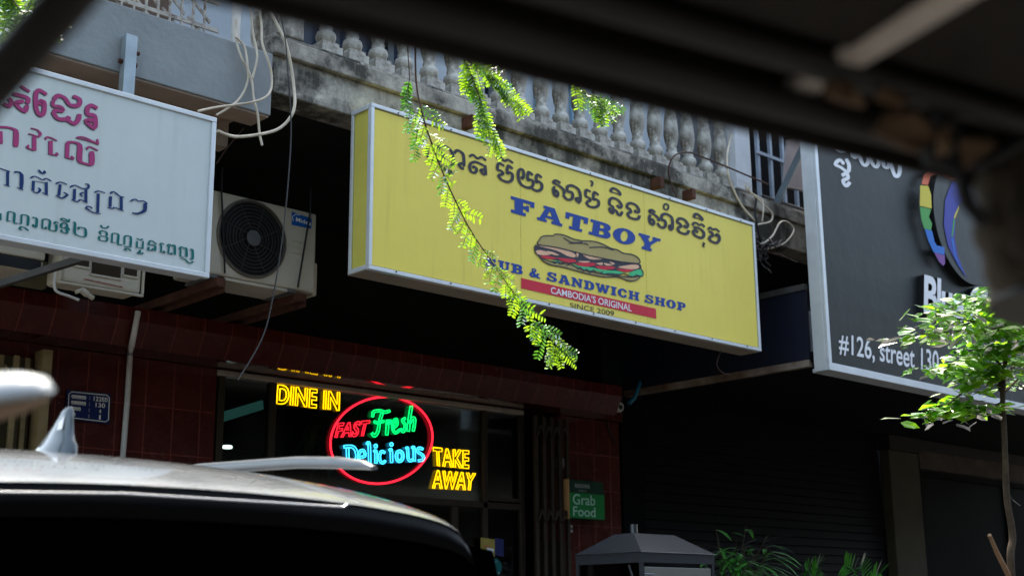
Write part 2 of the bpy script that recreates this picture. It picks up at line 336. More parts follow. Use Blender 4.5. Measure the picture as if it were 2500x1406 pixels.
def strokes(mb, ss, wd, Y, tf, off=.003, sm=4, ct=False):
    mp = lambda x, y, o: onY(*tf((x, y)), Y) + V((0, -o, 0))
    for i, s in enumerate(ss):
        ww = wd
        if isinstance(s[0], (int, float)): ww = s[0]; s = s[1:]
        P = smooth_pts([(p[0], p[1]) + (0,) for p in s], sm); n = len(P)
        W_ = []
        for j, p in enumerate(P):
            a = P[max(j - 1, 0)]; b = P[min(j + 1, n - 1)]; d = math.atan2(b[1] - a[1], b[0] - a[0])
            W_.append(ww * ((.34 + .66 * abs(sin(d - .2)) ** 1.5) if ct else (.72 + .42 * abs(sin(d - .5)))) * (.75 if j in (0, n - 1) else 1))
        mb.ribbon(P, W_, mp, off + i * .00008)
A_ = {
 'F': ([[(0,0),(.62,0),(.62,.2),(.5,.2),(.5,.4),(.62,.4),(.62,.32),(.75,.32),(.75,.68),(.62,.68),(.62,.6),(.5,.6),(.5,.8),(.8,.8),(.8,.65),(.97,.65),(.97,1),(0,1),(0,.8),(.15,.8),(.15,.2),(0,.2)]], 1),
 'A': ([[(0,0),(.42,0),(.42,.17),(.34,.17),(.37,.27),(.68,.27),(.71,.17),(.62,.17),(.62,0),(1.1,0),(1.1,.17),(1.02,.17),(.72,1),(.25,1),(.25,.83),(.33,.83),(.1,.17),(0,.17)],[(.42,.43),(.63,.43),(.53,.75)]], 1.1),
 'T': ([[(.2,0),(.8,0),(.8,.18),(.67,.18),(.67,.8),(.82,.8),(.82,.6),(1,.6),(1,1),(0,1),(0,.6),(.18,.6),(.18,.8),(.33,.8),(.33,.18),(.2,.18)]], 1),
 'B': ([[(0,0),(.7,0),(.9,.06),(1,.2),(1,.36),(.93,.46),(.84,.52),(.92,.6),(.95,.72),(.93,.86),(.82,.96),(.65,1),(0,1),(0,.82),(.14,.82),(.14,.18),(0,.18)],[(.46,.18),(.46,.42),(.6,.42),(.68,.37),(.68,.23),(.6,.18)],[(.46,.6),(.46,.82),(.57,.82),(.64,.77),(.64,.65),(.57,.6)]], 1),
 'O': ([[(.52+.53*cos(a*pi/14),.5+.52*sin(a*pi/14)) for a in range(28)],[(.52+.17*cos(a*pi/14),.5+.36*sin(a*pi/14)) for a in range(28)]], 1.05),
 'Y': ([[(.3,0),(.8,0),(.8,.18),(.7,.18),(.7,.42),(.97,.82),(1.08,.82),(1.08,1),(.68,1),(.68,.82),(.74,.82),(.6,.6),(.46,.82),(.54,.82),(.54,1),(0,1),(0,.82),(.1,.82),(.38,.42),(.38,.18),(.3,.18)]], 1.08),
 'S': ([[(.0,.0),(.14,0),(.2,.06),(.5,-.02),(.82,.06),(.95,.28),(.88,.46),(.6,.58),(.38,.66),(.34,.76),(.48,.84),(.66,.78),(.72,.66),(.86,.66),(.86,1),(.73,1),(.68,.95),(.45,1.02),(.16,.95),(.04,.74),(.12,.54),(.38,.43),(.6,.34),(.66,.24),(.54,.16),(.32,.2),(.18,.36),(.0,.36)]], .95),
 'U': ([[(0,.82),(.12,.82),(.12,.3),(.2,.08),(.5,0),(.8,.08),(.9,.3),(.9,.82),(1,.82),(1,1),(.6,1),(.6,.82),(.7,.82),(.7,.32),(.62,.2),(.52,.18),(.44,.24),(.42,.34),(.42,.82),(.52,.82),(.52,1),(0,1)]], 1),
 'N': ([[(0,0),(.4,0),(.4,.17),(.3,.17),(.3,.6),(.75,0),(.95,0),(.95,.83),(1.05,.83),(1.05,1),(.65,1),(.65,.83),(.75,.83),(.75,.45),(.35,1),(0,1),(0,.83),(.1,.83),(.1,.17),(0,.17)]], 1.05),
 'D': ([[(0,0),(.6,0),(.88,.12),(1,.35),(1,.65),(.88,.88),(.6,1),(0,1),(0,.82),(.14,.82),(.14,.18),(0,.18)],[(.44,.18),(.44,.82),(.56,.82),(.66,.7),(.66,.3),(.56,.18)]], 1),
 'W': ([[(0,.83),(.1,.83),(.32,0),(.58,0),(.7,.42),(.82,0),(1.08,0),(1.3,.83),(1.4,.83),(1.4,1),(1.,1),(1.,.83),(1.08,.83),(.97,.4),(.82,1),(.58,1),(.43,.4),(.34,.83),(.42,.83),(.42,1),(0,1)]], 1.4),
 'I': ([[(0,0),(.55,0),(.55,.18),(.44,.18),(.44,.82),(.55,.82),(.55,1),(0,1),(0,.82),(.11,.82),(.11,.18),(0,.18)]], .55),
 'C': ([[(.52+.52*cos(a*pi/12),.5+.52*sin(a*pi/12)) for a in range(3,22)]+[(.92,.36),(.7,.36),(.62,.2),(.5,.16),(.38,.26),(.34,.5),(.38,.74),(.5,.84),(.62,.8),(.72,.64),(.9,.64)]], .98),
 'H': ([[(0,0),(.48,0),(.48,.18),(.4,.18),(.4,.4),(.7,.4),(.7,.18),(.62,.18),(.62,0),(1.1,0),(1.1,.18),(1.,.18),(1.,.82),(1.1,.82),(1.1,1),(.62,1),(.62,.82),(.7,.82),(.7,.6),(.4,.6),(.4,.82),(.48,.82),(.48,1),(0,1),(0,.82),(.1,.82),(.1,.18),(0,.18)]], 1.1),
 'P': ([[(0,0),(.55,0),(.55,.18),(.44,.18),(.44,.38),(.65,.38),(.88,.46),(.96,.68),(.88,.92),(.65,1),(0,1),(0,.82),(.13,.82),(.13,.18),(0,.18)],[(.44,.56),(.44,.82),(.58,.82),(.65,.76),(.65,.62),(.58,.56)]], .96),
 '&': ([[(.0,.22),(.1,.04),(.3,-.02),(.5,.02),(.62,.1),(.72,.0),(.98,.0),(.98,.14),(.86,.16),(.76,.26),(.9,.42),(.92,.52),(.68,.52),(.68,.42),(.62,.38),(.48,.54),(.6,.64),(.66,.78),(.6,.94),(.44,1.02),(.28,.96),(.2,.8),(.26,.62),(.08,.46)],[(.26,.34),(.22,.24),(.3,.16),(.42,.2)],[(.38,.7),(.36,.84),(.44,.9),(.5,.82),(.46,.74)]], 1.),
}
def slab(mb, s, q, off=.003, gap=.1):
    x = 0; L = []
    for ch in s:
        if ch == ' ': x += .45; continue
        lp, wd = A_[ch]; L.append([[(p[0] + x, p[1]) for p in l] for l in lp]); x += wd + gap
    x -= gap
    for lp in L: put_poly(mb, lp, lambda a, b, o: q(a / x, b, o), off)
def neon_text(mb, s, q, r, bold=.02, off=.0, shear=0.):
    vs, fs = text(s, bold, 1.08, 4); nv = norm(vs)
    for L in loops_of([(a, b) for a, b in nv], fs):
        P = [q(a, b, off) for a, b in L]; K = [P[0]]
        for p in P[1:]:
            if (p - K[-1]).length > r * .9: K.append(p)
        if len(K) > 2: mb.tube(K, r, 6, closed=True)
def capsule(mb, pts, hw, Y, tf, r, closed=False):
    P = smooth_pts([(p[0], p[1], 0) for p in pts], 5, closed); n = len(P); L = []; Q = []
    for j, p in enumerate(P):
        a = P[(j - 1) % n] if (closed or j) else p; b = P[(j + 1) % n] if (closed or j < n - 1) else p
        dx, dy = b[0] - a[0], b[1] - a[1]; l = math.hypot(dx, dy) or 1
        L.append((p[0] - dy / l * hw, p[1] + dx / l * hw)); Q.append((p[0] + dy / l * hw, p[1] - dx / l * hw))
    g = lambda S: [onY(*tf(p), Y) for p in S]
    if closed: mb.tube(g(L), r, 6, True); mb.tube(g(Q), r, 6, True)
    else: mb.tube(g(L + Q[::-1]), r, 6, True)

# ---------------------------------------------------------------- ground
D, YB, YF = 7.8, 6.15, 6.1                     # shop wall, balcony front, left fascia planes
mb = MB(); mb.poly([(-150, -150, 0), (150, -150, 0), (150, 150, 0), (-150, 150, 0)]); tag(mb.build('road', m_asph), kind='structure')
mb = MB(); mb.box(-40, 60, 1.9, 12, -.2, .15); tag(mb.build('pavement', m_pave), kind='structure')
mb = MB(); mb.box(-40, 60, 1.74, 1.897, -.2, .155); tag(mb.build('kerb', m_kerb, bevel=.02), kind='structure')

# ---------------------------------------------------------------- the sandwich shop's house
X0, X1 = 3.3, 8.62
shop = thing('shophouse', (X0, D, .15), 'old shophouse with red tiled ground floor and a stone balustrade balcony', 'building')
def sh(mb, name, m, **k): return mb.build(name, m, k.pop('parent', shop), **k)
mb = MB(); mb.box(2.2, 4.614, D, D + .2, .15, 3.15)
sh(mb, 'tiled_wall', m_tile)
mb = MB(); mb.box(7.9, X1, D, D + .2, .15, 3.15)
sh(mb, 'tiled_wall', m_tile)
# canopy beam: upright strip, strip leaning inwards, mirror-like soffit
zb, yb = 3.155, 7.5
mb = MB(); yt = yb - .06
mb.grid([[(x, yb + .02, zb) for x in (1.4, 8.28)], [(x, yt, zb + .15) for x in (1.4, 8.28)], [(x, yt, zb + .235) for x in (1.4, 8.28)], [(x, D - .01, zb + .235) for x in (1.4, 8.28)]])
mb.poly([(8.28, yb + .02, zb), (8.28, yt, zb + .15), (8.28, yt, zb + .235), (8.28, D - .01, zb + .235), (8.28, D - .01, zb)])
cb = sh(mb, 'canopy_beam', m_tile)
mb = MB(); mb.poly([(1.4, yb + .022, zb), (8.28, yb + .022, zb), (8.28, D - .012, zb), (1.4, D - .012, zb)]); sh(mb, 'soffit', m_tiles, parent=cb)
mb = MB(); mb.box(8.29, X1, D - .05, D + .2, zb + .002, zb + .26); sh(mb, 'beam_end', m_tile)
# window bay
mb = MB(); mb.box(4.614, 7.47, D - .012, D + .06, 3.108, 3.15); sh(mb, 'window_head', m_head, bevel=.01)
win = thing('x', (0, 0, 0), None, None) if False else None
mb = MB()
for x in (4.63, 5.04, 7.02, 7.42): mb.box(x, x + .05, D - .008, D + .05, .3, 3.106)
mb.box(4.68, 7.42, D - .008, D + .048, 2.34, 2.39); mb.box(7.07, 7.42, D - .012, D + .052, 2.40, 2.43); mb.box(6.7, 6.76, D - .012, D + .052, .3, 2.338)
wf = sh(mb, 'window_frame', m_frame, bevel=.004)
for a, b, z0, z1 in ((4.682, 5.038, 2.392, 3.104), (5.092, 7.018, 2.392, 3.104), (7.072, 7.418, 2.432, 3.104), (4.682, 6.698, .3, 2.338), (6.762, 7.018, .3, 2.338), (7.072, 7.418, .3, 2.338)):
    mb = MB(); mb.box(a, b, D + .018, D + .026, z0, z1); mb.build('glass_pane', m_glass, wf)
# room behind the glass
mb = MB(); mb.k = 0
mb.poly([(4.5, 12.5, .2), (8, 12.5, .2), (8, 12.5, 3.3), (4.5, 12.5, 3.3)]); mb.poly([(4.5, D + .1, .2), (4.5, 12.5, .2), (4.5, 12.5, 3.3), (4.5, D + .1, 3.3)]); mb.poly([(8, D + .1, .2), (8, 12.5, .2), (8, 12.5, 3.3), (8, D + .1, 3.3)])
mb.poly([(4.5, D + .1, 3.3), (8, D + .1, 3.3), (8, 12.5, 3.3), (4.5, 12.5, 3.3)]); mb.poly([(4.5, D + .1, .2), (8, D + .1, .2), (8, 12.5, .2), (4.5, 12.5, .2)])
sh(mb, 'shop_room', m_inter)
# void above the canopy
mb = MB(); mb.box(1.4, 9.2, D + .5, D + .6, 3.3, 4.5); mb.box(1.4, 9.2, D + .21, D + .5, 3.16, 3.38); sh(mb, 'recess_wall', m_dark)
mb = MB(); p = onY(1470, 860, D + .3); mb.box(p.x - .1, p.x + .1, D + .22, D + .44, 3.39, 4.45); sh(mb, 'recess_column', mat('grey_recess_column', (.10, .09, .08), .9))
# balcony
z0 = 4.455
bal = bpy.data.objects.new('balcony', None); COL.objects.link(bal); bal.parent = shop; bal.location = V((3.92, YB, z0)) - wloc(shop)
mb = MB(); XL, XR = 3.92, 10.6
mb.box(XL, XR, YB, YB + .22, z0, 4.685); mb.box(XL - .02, XR, YB - .035, YB + .25, 4.685, 4.79); mb.box(XL, XR, YB + .02, YB + .2, 4.79, 4.835)
mb.box(XL, XR, YB + .22, D + .7, 4.48, 4.66)
mb.build('balcony_beam', m_conc, bal, bevel=.008)
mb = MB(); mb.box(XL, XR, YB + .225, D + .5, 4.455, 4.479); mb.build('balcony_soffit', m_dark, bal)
xa, xb = onY(796, 75, YB + .11).x, onY(1760, 400, YB + .11).x; n = 20
prof = [(.0, .075), (.036, .075), (.058, .1), (.064, .125), (.058, .15), (.038, .168), (.043, .18), (.043, .19), (.036, .2), (.050, .25), (.060, .31), (.056, .38), (.046, .48), (.036, .53), (.046, .545), (.046, .56), (.036, .575), (.06, .6), (.06, .63), (.0, .63)]
bz = 4.835; step = (xb - xa) / (n - 1); first = None
for i in range(-2, n):
    x = xa + i * step
    if x < XL + .28 and i < 0: continue
    if first is None:
        mb = MB(); c = V((x, YB + .11, bz)); mb.lathe(c, prof, 18)
        mb.box(x - .075, x + .075, YB + .035, YB + .185, bz, bz + .05); mb.box(x - .06, x + .06, YB + .05, YB + .17, bz + .05, bz + .078); mb.box(x - .07, x + .07, YB + .04, YB + .18, bz + .63, bz + .66)
        first = mb.build('baluster', m_bal, bal, auto=False); first.data.polygons.foreach_set('use_smooth', [len(p.vertices) == 4 and i < 19 * 18 for i, p in enumerate(first.data.polygons)]); x_first = x; last = first
    else:
        c = first.copy(); COL.objects.link(c); c.parent = bal; c.location = first.location + V((x - x_first, rnd.uniform(-.004, .004), 0)); c.rotation_euler = (0, rnd.uniform(-.015, .015), 0)
mb = MB(); mb.box(XL, 8.3, YB + .0, YB + .22, bz + .66, bz + .78); mb.build('handrail', m_conc, bal, bevel=.01)
mb = MB(); p = onY(708, 60, YB + .1); mb.box(3.95, 4.13, YB + .01, YB + .21, bz, bz + .66); mb.build('end_post', m_conc, bal, bevel=.01)
mb = MB(); p0, p1 = onY(1786, 400, YB + .05).x, onY(1822, 400, YB + .05).x; mb.box(p0, p1, YB, YB + .2, bz, bz + 1.6); mb.build('corner_post', m_whitepost, bal, bevel=.01)
# upper storey
mb = MB(); YU = D + .6
mb.box(1.4, 5.5, YU, YU + .3, 4.66, 9.0); mb.box(6.72, 7.6, YU, YU + .3, 4.66, 9.0); mb.box(7.92, 10.25, YU, YU + .3, 4.66, 9.0); mb.box(5.5, 6.72, YU, YU + .3, 7.2, 9.0); mb.box(7.6, 7.92, YU, YU + .3, 7.2, 9.0); sh(mb, 'upper_wall', m_wallup)
mb = MB()
for x in (5.5, 6.08, 6.66): mb.box(x, x + .06, YU + .05, YU + .14, 4.66, 7.2)
mb.box(5.56, 6.66, YU + .06, YU + .13, 5.3, 5.36); ud = sh(mb, 'balcony_door', mat('navy_door_paint', (.04, .06, .10), .5))
mb = MB(); mb.box(5.3, 8.1, YU + .301, YU + .33, 4.4, 7.3); mb.build('door_glass', mat('dark_door_glass', (.02, .025, .04), .2), ud)
for x in (8.22, 8.70): mb = MB(); mb.box(x, x + .09, YU - .04, YU - .003, 4.66, 7.2); sh(mb, 'blue_post', m_doorblue)
mb = MB(); mb.box(1.2, 10.4, 7.0, YU + .4, 9.0, 9.12); sh(mb, 'upper_slab', m_conc)
# rusty stubs over the sign, small cables are things of their own
for (x, y) in ((1133, 308), (1592, 455), (1670, 483)):
    mb = MB(); p = onY(x, y, YB); mb.box(p.x - .022, p.x + .022, YB - .1, YB + .01, p.z - .03, p.z + .05); sh(mb, 'rusty_stub', m_rust, bevel=.004)

# ---------------------------------------------------------------- left neighbour's balcony
lft = thing('neighbour_balcony', (2.4, YF, 4.28), 'smooth grey rendered balcony fascia above the white sign', 'balcony')
mb = MB(); mb.box(.2, 3.88, YF, YF + .2, 4.283, 4.66); mb.build('fascia', m_cgrey, lft, bevel=.006)
mb = MB(); mb.box(.2, 3.875, YF + .203, D + .6, 4.36, 4.6); mb.box(.2, 3.87, YF + .012, YF + .19, 4.272, 4.283); mb.build('slab_underside', m_csoff, lft)
mb = MB(); mb.box(1.2, 3.86, YF + .42, YF + .52, 4.2, 4.36); mb.build('soffit_beam', m_csoff, lft)
rl = MB(); a = 2.9
for k in range(12):
    x = 3.22 + .072 * (k - 3); 
    if x > 3.56: break
    rl.tube([(x, YF + .14, 4.66), (x, YF + .14, 5.5)], .008, 6)
for z in (4.76, 4.93, 5.4): rl.bar((2.6, YF + .14, z), (3.6, YF + .14, z), .014, .022)
for k in range(5): x = 3.55 - .16 * k; rl.bar((x, YF + .15, 4.67), (x - .14, YF + .15, 4.8), .01, .016); rl.bar((x - .14, YF + .15, 4.93), (x, YF + .15, 4.8), .01, .016)
rl.build('iron_railing', mat('flaking_white_iron', (.42, .38, .33), .7, .1, var=.25, scale=20, dirt_or_light=(.09, .04, .025), dirt_or_light_lo=.5, dirt_or_light_hi=.62), lft)
mb = MB(); p = onY(576, 60, YF + .1); mb.tube([(p.x, YF + .1, 4.66), (p.x, YF + .1, 5.6)], .026, 12); mb.build('railing_post', m_pipe, lft, smooth=True)
mb = MB(); p = onY(618, 60, YB + .5); mb.lathe((p.x + .02, YB + .45, 4.7), prof, 14); mb.build('baluster', m_bal, lft, smooth=True)
mb = MB(); mb.box(1.6, 2.84, YF + .9, YF + 1.0, 4.6, 5.8); mb.box(3.0, 3.9, YF + 1.3, YF + 1.36, 4.6, 5.8); mb.build('back_wall', mat('brown_back_wall', (.10, .065, .045), .8), lft)

# ---------------------------------------------------------------- yellow box sign
YS = 5.95; sx0, sx1, sz0, sz1 = 4.475, 8.215, 3.458, 4.477
ys = thing('box_sign', (sx0, YS, sz0), 'large yellow box sign with blue lettering and a sandwich picture hung below the balcony', 'sign')
mb = MB(); mb.box(sx0 + .012, sx1 - .012, YS + .02, YB - .003, sz0 + .012, sz1 - .012)
mb.build('cabinet', m_yside, ys)
mb = MB(); mb.box(sx0, sx1, YS + .03, YB - .004, sz0 - .002, sz0 + .011); mb.build('underside', m_under, ys)
mb = MB(); mb.box(sx0 + .03, sx1 - .03, YS + .004, YS + .02, sz0 + .03, sz1 - .03); mb.build('face', m_yellow, ys)
mb = MB(); t = .024
mb.box(sx0, sx1, YS - .006, YS + .03, sz1 - t, sz1); mb.box(sx0, sx1, YS - .006, YS + .03, sz0, sz0 + t); mb.box(sx0, sx0 + t, YS - .005, YS + .029, sz0 + t, sz1 - t); mb.box(sx1 - t, sx1, YS - .005, YS + .029, sz0 + t, sz1 - t)
mb.box(sx0 - .003, sx0 + .014, YS + .03, YB - .006, sz1 - .03, sz1 - .002); mb.box(sx0 - .003, sx0 + .014, YS + .03, YB - .006, sz0 + .002, sz0 + .03); mb.box(sx0 - .003, sx0 + .01, YB - .03, YB - .007, sz0 + .03, sz1 - .03)
mb.build('trim_frame', m_alu, ys, bevel=.003)
mb = MB()
for k in range(9):
    for z in (sz1 - .016, sz0 + .016): x = sx0 + .2 + k * .42; mb.tube([(x, YS - .0063, z), (x, YS - .0085, z)], .006, 8)
mb.build('screws', m_dsteel, ys)
mb = MB()
for x in (sx0 + 1.22, sx0 + 2.44):
    mb = MB(); mb.box(x, x + .002, YS + .0032, YS + .0039, sz0 + .032, sz1 - .032); mb.build('sheet_seam', mat('seam_shadow_line', (.45, .39, .06), .6), ys)
YT = YS + .004
za = zpx(1000, 330, 5.556); zc = zpx(1430, 430, 6.113)
KA = [[(235,160),(245,290),(320,350),(420,350),(455,310),(440,250),(390,240)],[(380,215),(400,160),(470,150),(540,195),(580,270),(590,420)],[(600,250),(640,210),(700,235),(730,290),(735,430)],[(735,455),(700,450),(665,400),(720,385)],[(455,460),(530,490),(560,500),(520,520)],[(550,420),(590,400)],
 [34,(805,295),(855,270),(920,318),(975,302),(1035,350)],[(1020,425),(900,368),(830,385),(810,430),(830,495),(885,510),(905,465),(875,430),(845,445)],[(1018,410),(1026,480),(1028,545)],[(1025,540),(990,525),(960,478),(1012,472)],
 [34,(1175,322),(1220,300),(1280,350),(1335,337),(1400,382)],[(1280,422),(1220,385),(1192,405),(1192,470),(1240,490),(1262,530),(1195,545)],[(1192,540),(1240,605),(1330,638),(1385,605),(1390,540),(1360,510),(1320,515),(1325,435),(1345,420),(1395,462)],
 [(1500,565),(1528,590),(1545,540),(1530,475),(1490,470),(1468,520),(1475,600),(1515,675),(1600,715),(1660,695),(1672,640),(1640,605),(1600,610),(1600,525),(1620,505),(1668,548)],[(1640,715),(1720,758),(1782,735),(1788,670),(1750,632),(1715,638),(1715,560),(1740,540),(1788,582)],
 [(2042,655),(1985,618),(1948,645),(2040,700),(2092,760),(2085,805)],[(1965,700),(1945,740),(1958,805),(1993,832),(2008,790),(1985,755),(1962,775)],[(2075,810),(2130,872),(2188,872),(2208,820),(2190,775),(2140,765),(2135,705),(2190,685),(2268,722),(2308,790),(2310,910)],[(2308,925),(2272,900),(2252,860),(2302,865)]]
KC = [[(72,238),(15,208),(-5,235),(0,300),(48,330),(62,368),(2,388)],[(0,385),(40,448),(120,468),(183,440),(188,380),(150,348),(110,345),(115,265),(135,245),(188,287)],[30,(60,75),(92,85),(95,120),(78,155)],
 [(370,240),(382,195),(430,190),(490,232),(518,292)],[20,(518,290),(430,252),(370,240)],[(352,435),(352,362),(400,330),(480,362),(528,430),(518,468),(482,462),(468,430)],[(352,435),(398,460),(405,535),(385,552),(355,510),(352,470)],[(408,500),(450,520),(480,575),(515,578),(542,530)],
 [(612,480),(617,432),(660,405),(740,432),(787,500),(778,540),(742,536),(728,505)],[(610,480),(650,490),(668,538),(612,555)],[(612,555),(650,615),(730,643),(782,632),(798,588)],
 [26]+[(1195+36*cos(a*pi/6),460+44*sin(a*pi/6)) for a in range(13)],[(1032,548),(985,508),(948,532),(1038,590),(1083,640),(1078,672)],[(962,580),(944,620),(957,698),(1000,724),(1013,680),(985,644),(962,662)],[(1062,700),(1110,760),(1168,764),(1188,715),(1170,662),(1130,654),(1130,592),(1180,565),(1250,592),(1287,650),(1290,800)],[(1288,812),(1257,790),(1243,745),(1286,748)],
 [(1362,700),(1367,657),(1400,634),(1470,653),(1518,720),(1508,762),(1476,760),(1462,730)],[(1360,700),(1400,710),(1413,753),(1358,775)],[(1358,775),(1395,835),(1470,864),(1517,850),(1530,808)],
 [(1612,622),(1622,574),(1670,574),(1720,622),(1742,668)],[20,(1742,666),(1670,632),(1612,622)],[34,(1592,742),(1602,704),(1650,703),(1690,732),(1730,722),(1768,764)],[(1600,764),(1680,778),(1748,830),(1757,888),(1720,922),(1640,896),(1602,850),(1602,822),(1640,812),(1668,848)],[26,(1740,990),(1765,1010),(1745,1032),(1765,1064)],
 [34,(1822,802),(1850,768),(1890,797),(1940,792),(1992,838)],[(1830,830),(1870,840),(1888,890),(1828,912)],[(1828,912),(1860,966),(1938,998),(1985,958),(1982,892),(1950,873),(1936,905)]]
mb = MB(); strokes(mb, KA, 39, YT, za); strokes(mb, KC, 42, YT, zc); mb.build('script_lettering', m_ink, ys)
mb = MB(); slab(mb, 'FATBOY', quad([(1246.5, 478.5), (1613, 584), (1603, 618), (1247, 519)], YT)); 
mb.build('name_lettering', m_blue, ys)
zs = zpx(1200, 560, 4.808)
mb = MB(); slab(mb, 'SUB & SANDWICH SHOP', quad([(-75, 325), (2278, 868), (2275, 962), (-75, 438)], YT, zs), gap=.12); mb.build('shop_lettering', m_blue, ys)
mb = MB(); q = quad([(345, 570), (1926, 932), (1932, 1048), (345, 690)], YT, zs); mb.poly([q(0, 1, .003), q(1, 1, .003), q(1, 0, .003), q(0, 0, .003)])
bn = mb.build('red_banner', m_red, ys)
mb = MB(); put_text(mb, "CAMBODIA'S ORIGINAL", quad([(690, 672), (1638, 884), (1638, 966), (690, 752)], YT, zs), .012, .005); mb.build('banner_lettering', m_wht, bn)
mb = MB(); put_text(mb, 'SINCE 2009', quad([(920, 858), (1435, 960), (1435, 1020), (920, 915)], YT, zs), .0, .003); mb.build('date_lettering', m_ink, ys)
# sandwich picture
mp = lambda x, y, o: onY(*zs((x, y)), YT) + V((0, -o, 0))
sm = lambda L: [(p[0], p[1]) for p in smooth_pts([(a, b, 0) for a, b in L], 3, True)]
SW = [(1, [(530,155),(555,130),(580,90),(640,75),(720,75),(740,58),(830,65),(900,90),(960,115),(1060,135),(1180,140),(1290,170),(1400,225),(1470,240),(1540,280),(1640,295),(1710,330),(1735,370),(1725,400),(1600,395),(1400,360),(1150,310),(950,260),(740,210),(560,185)]),
 (0, [(500,200),(560,185),(950,260),(1400,360),(1725,400),(1740,470),(1700,500),(1300,470),(900,390),(600,330),(510,270)]),
 (1, [(560,330),(700,380),(900,400),(1050,470),(1330,530),(1640,560),(1730,550),(1720,580),(1660,605),(1590,600),(1480,560),(1330,560),(1180,535),(1000,490),(840,445),(700,420),(620,385)]),
 (2, [(510,270),(540,245),(620,255),(700,290),(620,305),(545,295)]),(2, [(545,195),(700,212),(930,265),(985,310),(960,330),(880,310),(760,250)]),(2, [(1065,285),(1300,345),(1150,350)]),(2, [(1220,400),(1300,392),(1290,420)]),(2, [(1320,395),(1420,420),(1340,425)]),(2, [(1480,445),(1600,420),(1700,415),(1730,450),(1650,470)]),(2, [(1380,380),(1440,400),(1420,415)]),(2, [(1005,375),(1150,375),(1100,395)]),(2, [(640,255),(720,270),(790,305),(720,300)]),(2,[(990,280),(1020,290),(1000,330)]),
 (3, [(575,315),(640,310),(770,340),(700,350),(610,340)]),(3, [(770,335),(970,355),(975,385),(880,390),(800,360)]),(3, [(985,395),(1200,395),(1200,425),(1100,440),(1030,430)]),(3, [(1215,430),(1430,440),(1420,465),(1300,475),(1250,460)]),(3, [(1460,465),(1660,475),(1600,500),(1530,495)]),
 (4, [(700,370),(800,375),(790,400),(720,390)]),(4, [(940,400),(1010,430),(1180,450),(1330,480),(1480,490),(1540,510),(1480,530),(1330,525),(1230,490),(1090,480),(1000,450)]),(4, [(1600,520),(1660,490),(1750,470),(1770,500),(1765,550),(1690,540),(1640,550)])]
mb = MB()
for i, (k, L) in enumerate(SW): mb.k = k; put_poly(mb, [sm(L)], mp, .003 + i * .0001)
mb.k = 0
LN = [SW[0][1] + [SW[0][1][0]], SW[2][1] + [SW[2][1][0]], [(500,200),(510,270),(560,330),(620,385),(700,420)], [(840,100),(940,155),(1060,150)], [(900,165),(1080,165),(1130,190)], [(1140,215),(1300,210),(1430,245)], [(700,370),(740,400),(770,380),(800,410),(860,400),(940,410)], [(870,430),(920,410),(980,440)], [(1000,470),(1040,450),(1070,490),(1110,470),(1150,510),(1190,480),(1240,520),(1300,500)], [(1300,530),(1380,520),(1480,530),(1560,520),(1600,550),(1660,555),(1690,540),(1765,550),(1770,500),(1750,470)], [(1750,470),(1740,420)]]
for i, L in enumerate(LN): mb.ribbon(smooth_pts([(a, b, 0) for a, b in L], 3), 12, mp, .0054 + i * .0001)
mb.build('sandwich_picture', [m_ink, m_bun, m_meat, m_red, m_lett], ys)

# ---------------------------------------------------------------- white sign on the left
YW = 5.8; wx0, wx1, wz0, wz1 = .9, 3.36, 3.184, 4.046
ws = thing('box_sign', (wx1, YW, wz0), 'white box sign with pink, blue and green script lettering at the left', 'sign')
mb = MB(); mb.box(wx0 + .01, wx1 - .01, YW + .02, YW + .12, wz0 + .01, wz1 - .01); mb.build('cabinet', m_alu, ws)
mb = MB(); mb.box(wx0 + .02, wx1 - .02, YW + .003, YW + .02, wz0 + .02, wz1 - .02); mb.build('face', m_white, ws)
mb = MB(); t = .026
mb.box(wx0, wx1, YW - .006, YW + .03, wz1 - t, wz1); mb.box(wx0, wx1, YW - .006, YW + .03, wz0, wz0 + t); mb.box(wx1 - t, wx1, YW - .005, YW + .029, wz0 + t, wz1 - t); mb.box(wx0, wx0 + t, YW - .005, YW + .029, wz0 + t, wz1 - t)
mb.build('trim_frame', m_alu, ws, bevel=.003)
zw = zpx(0, 160, 2.604)
R1 = [[30,(178,72),(215,98),(258,124)],[(108,142),(236,176),(234,228)],[(234,240),(215,292),(160,258),(142,218),(205,208)],[(28,225),(75,248),(98,210),(72,182)],[(405,150),(345,113),(312,142),(312,258),(340,322),(378,308),(383,222),(355,205),(346,240)],[(467,192),(502,158),(560,178),(610,240),(680,240),(690,190),(632,162)],[30,(462,198),(462,245),(528,255),(543,290),(457,285)],[(457,292),(500,356),(578,362),(600,338)],[(578,362),(640,400),(678,368),(690,318)],[(845,270),(800,244),(762,262),(762,320),(822,335),(828,440)],[(828,448),(790,426),(748,376),(822,372)]]
R2 = [[(2,468),(5,575)],[(-10,430),(50,432),(110,446),(138,480),(134,602)],[26,(265,440),(320,455),(350,490),(330,515)],[26,(330,515),(262,492),(246,492)],[(296,512),(296,634)],[26,(296,634),(238,610),(250,588)],[26,(390,535),(420,517),(495,550)],[(438,550),(438,668)],[26,(438,668),(495,674),(485,652)],[(585,570),(580,698)],[26,(580,698),(635,708),(616,682)],[(574,572),(630,562),(690,592),(690,718),(740,748),(793,748),(794,642)],[26,(750,622),(780,602),(850,636)],[26,(660,522),(720,517),(800,552),(855,582)],[22,(855,582),(780,554),(660,522)],[26,(842,536),(850,578)]]
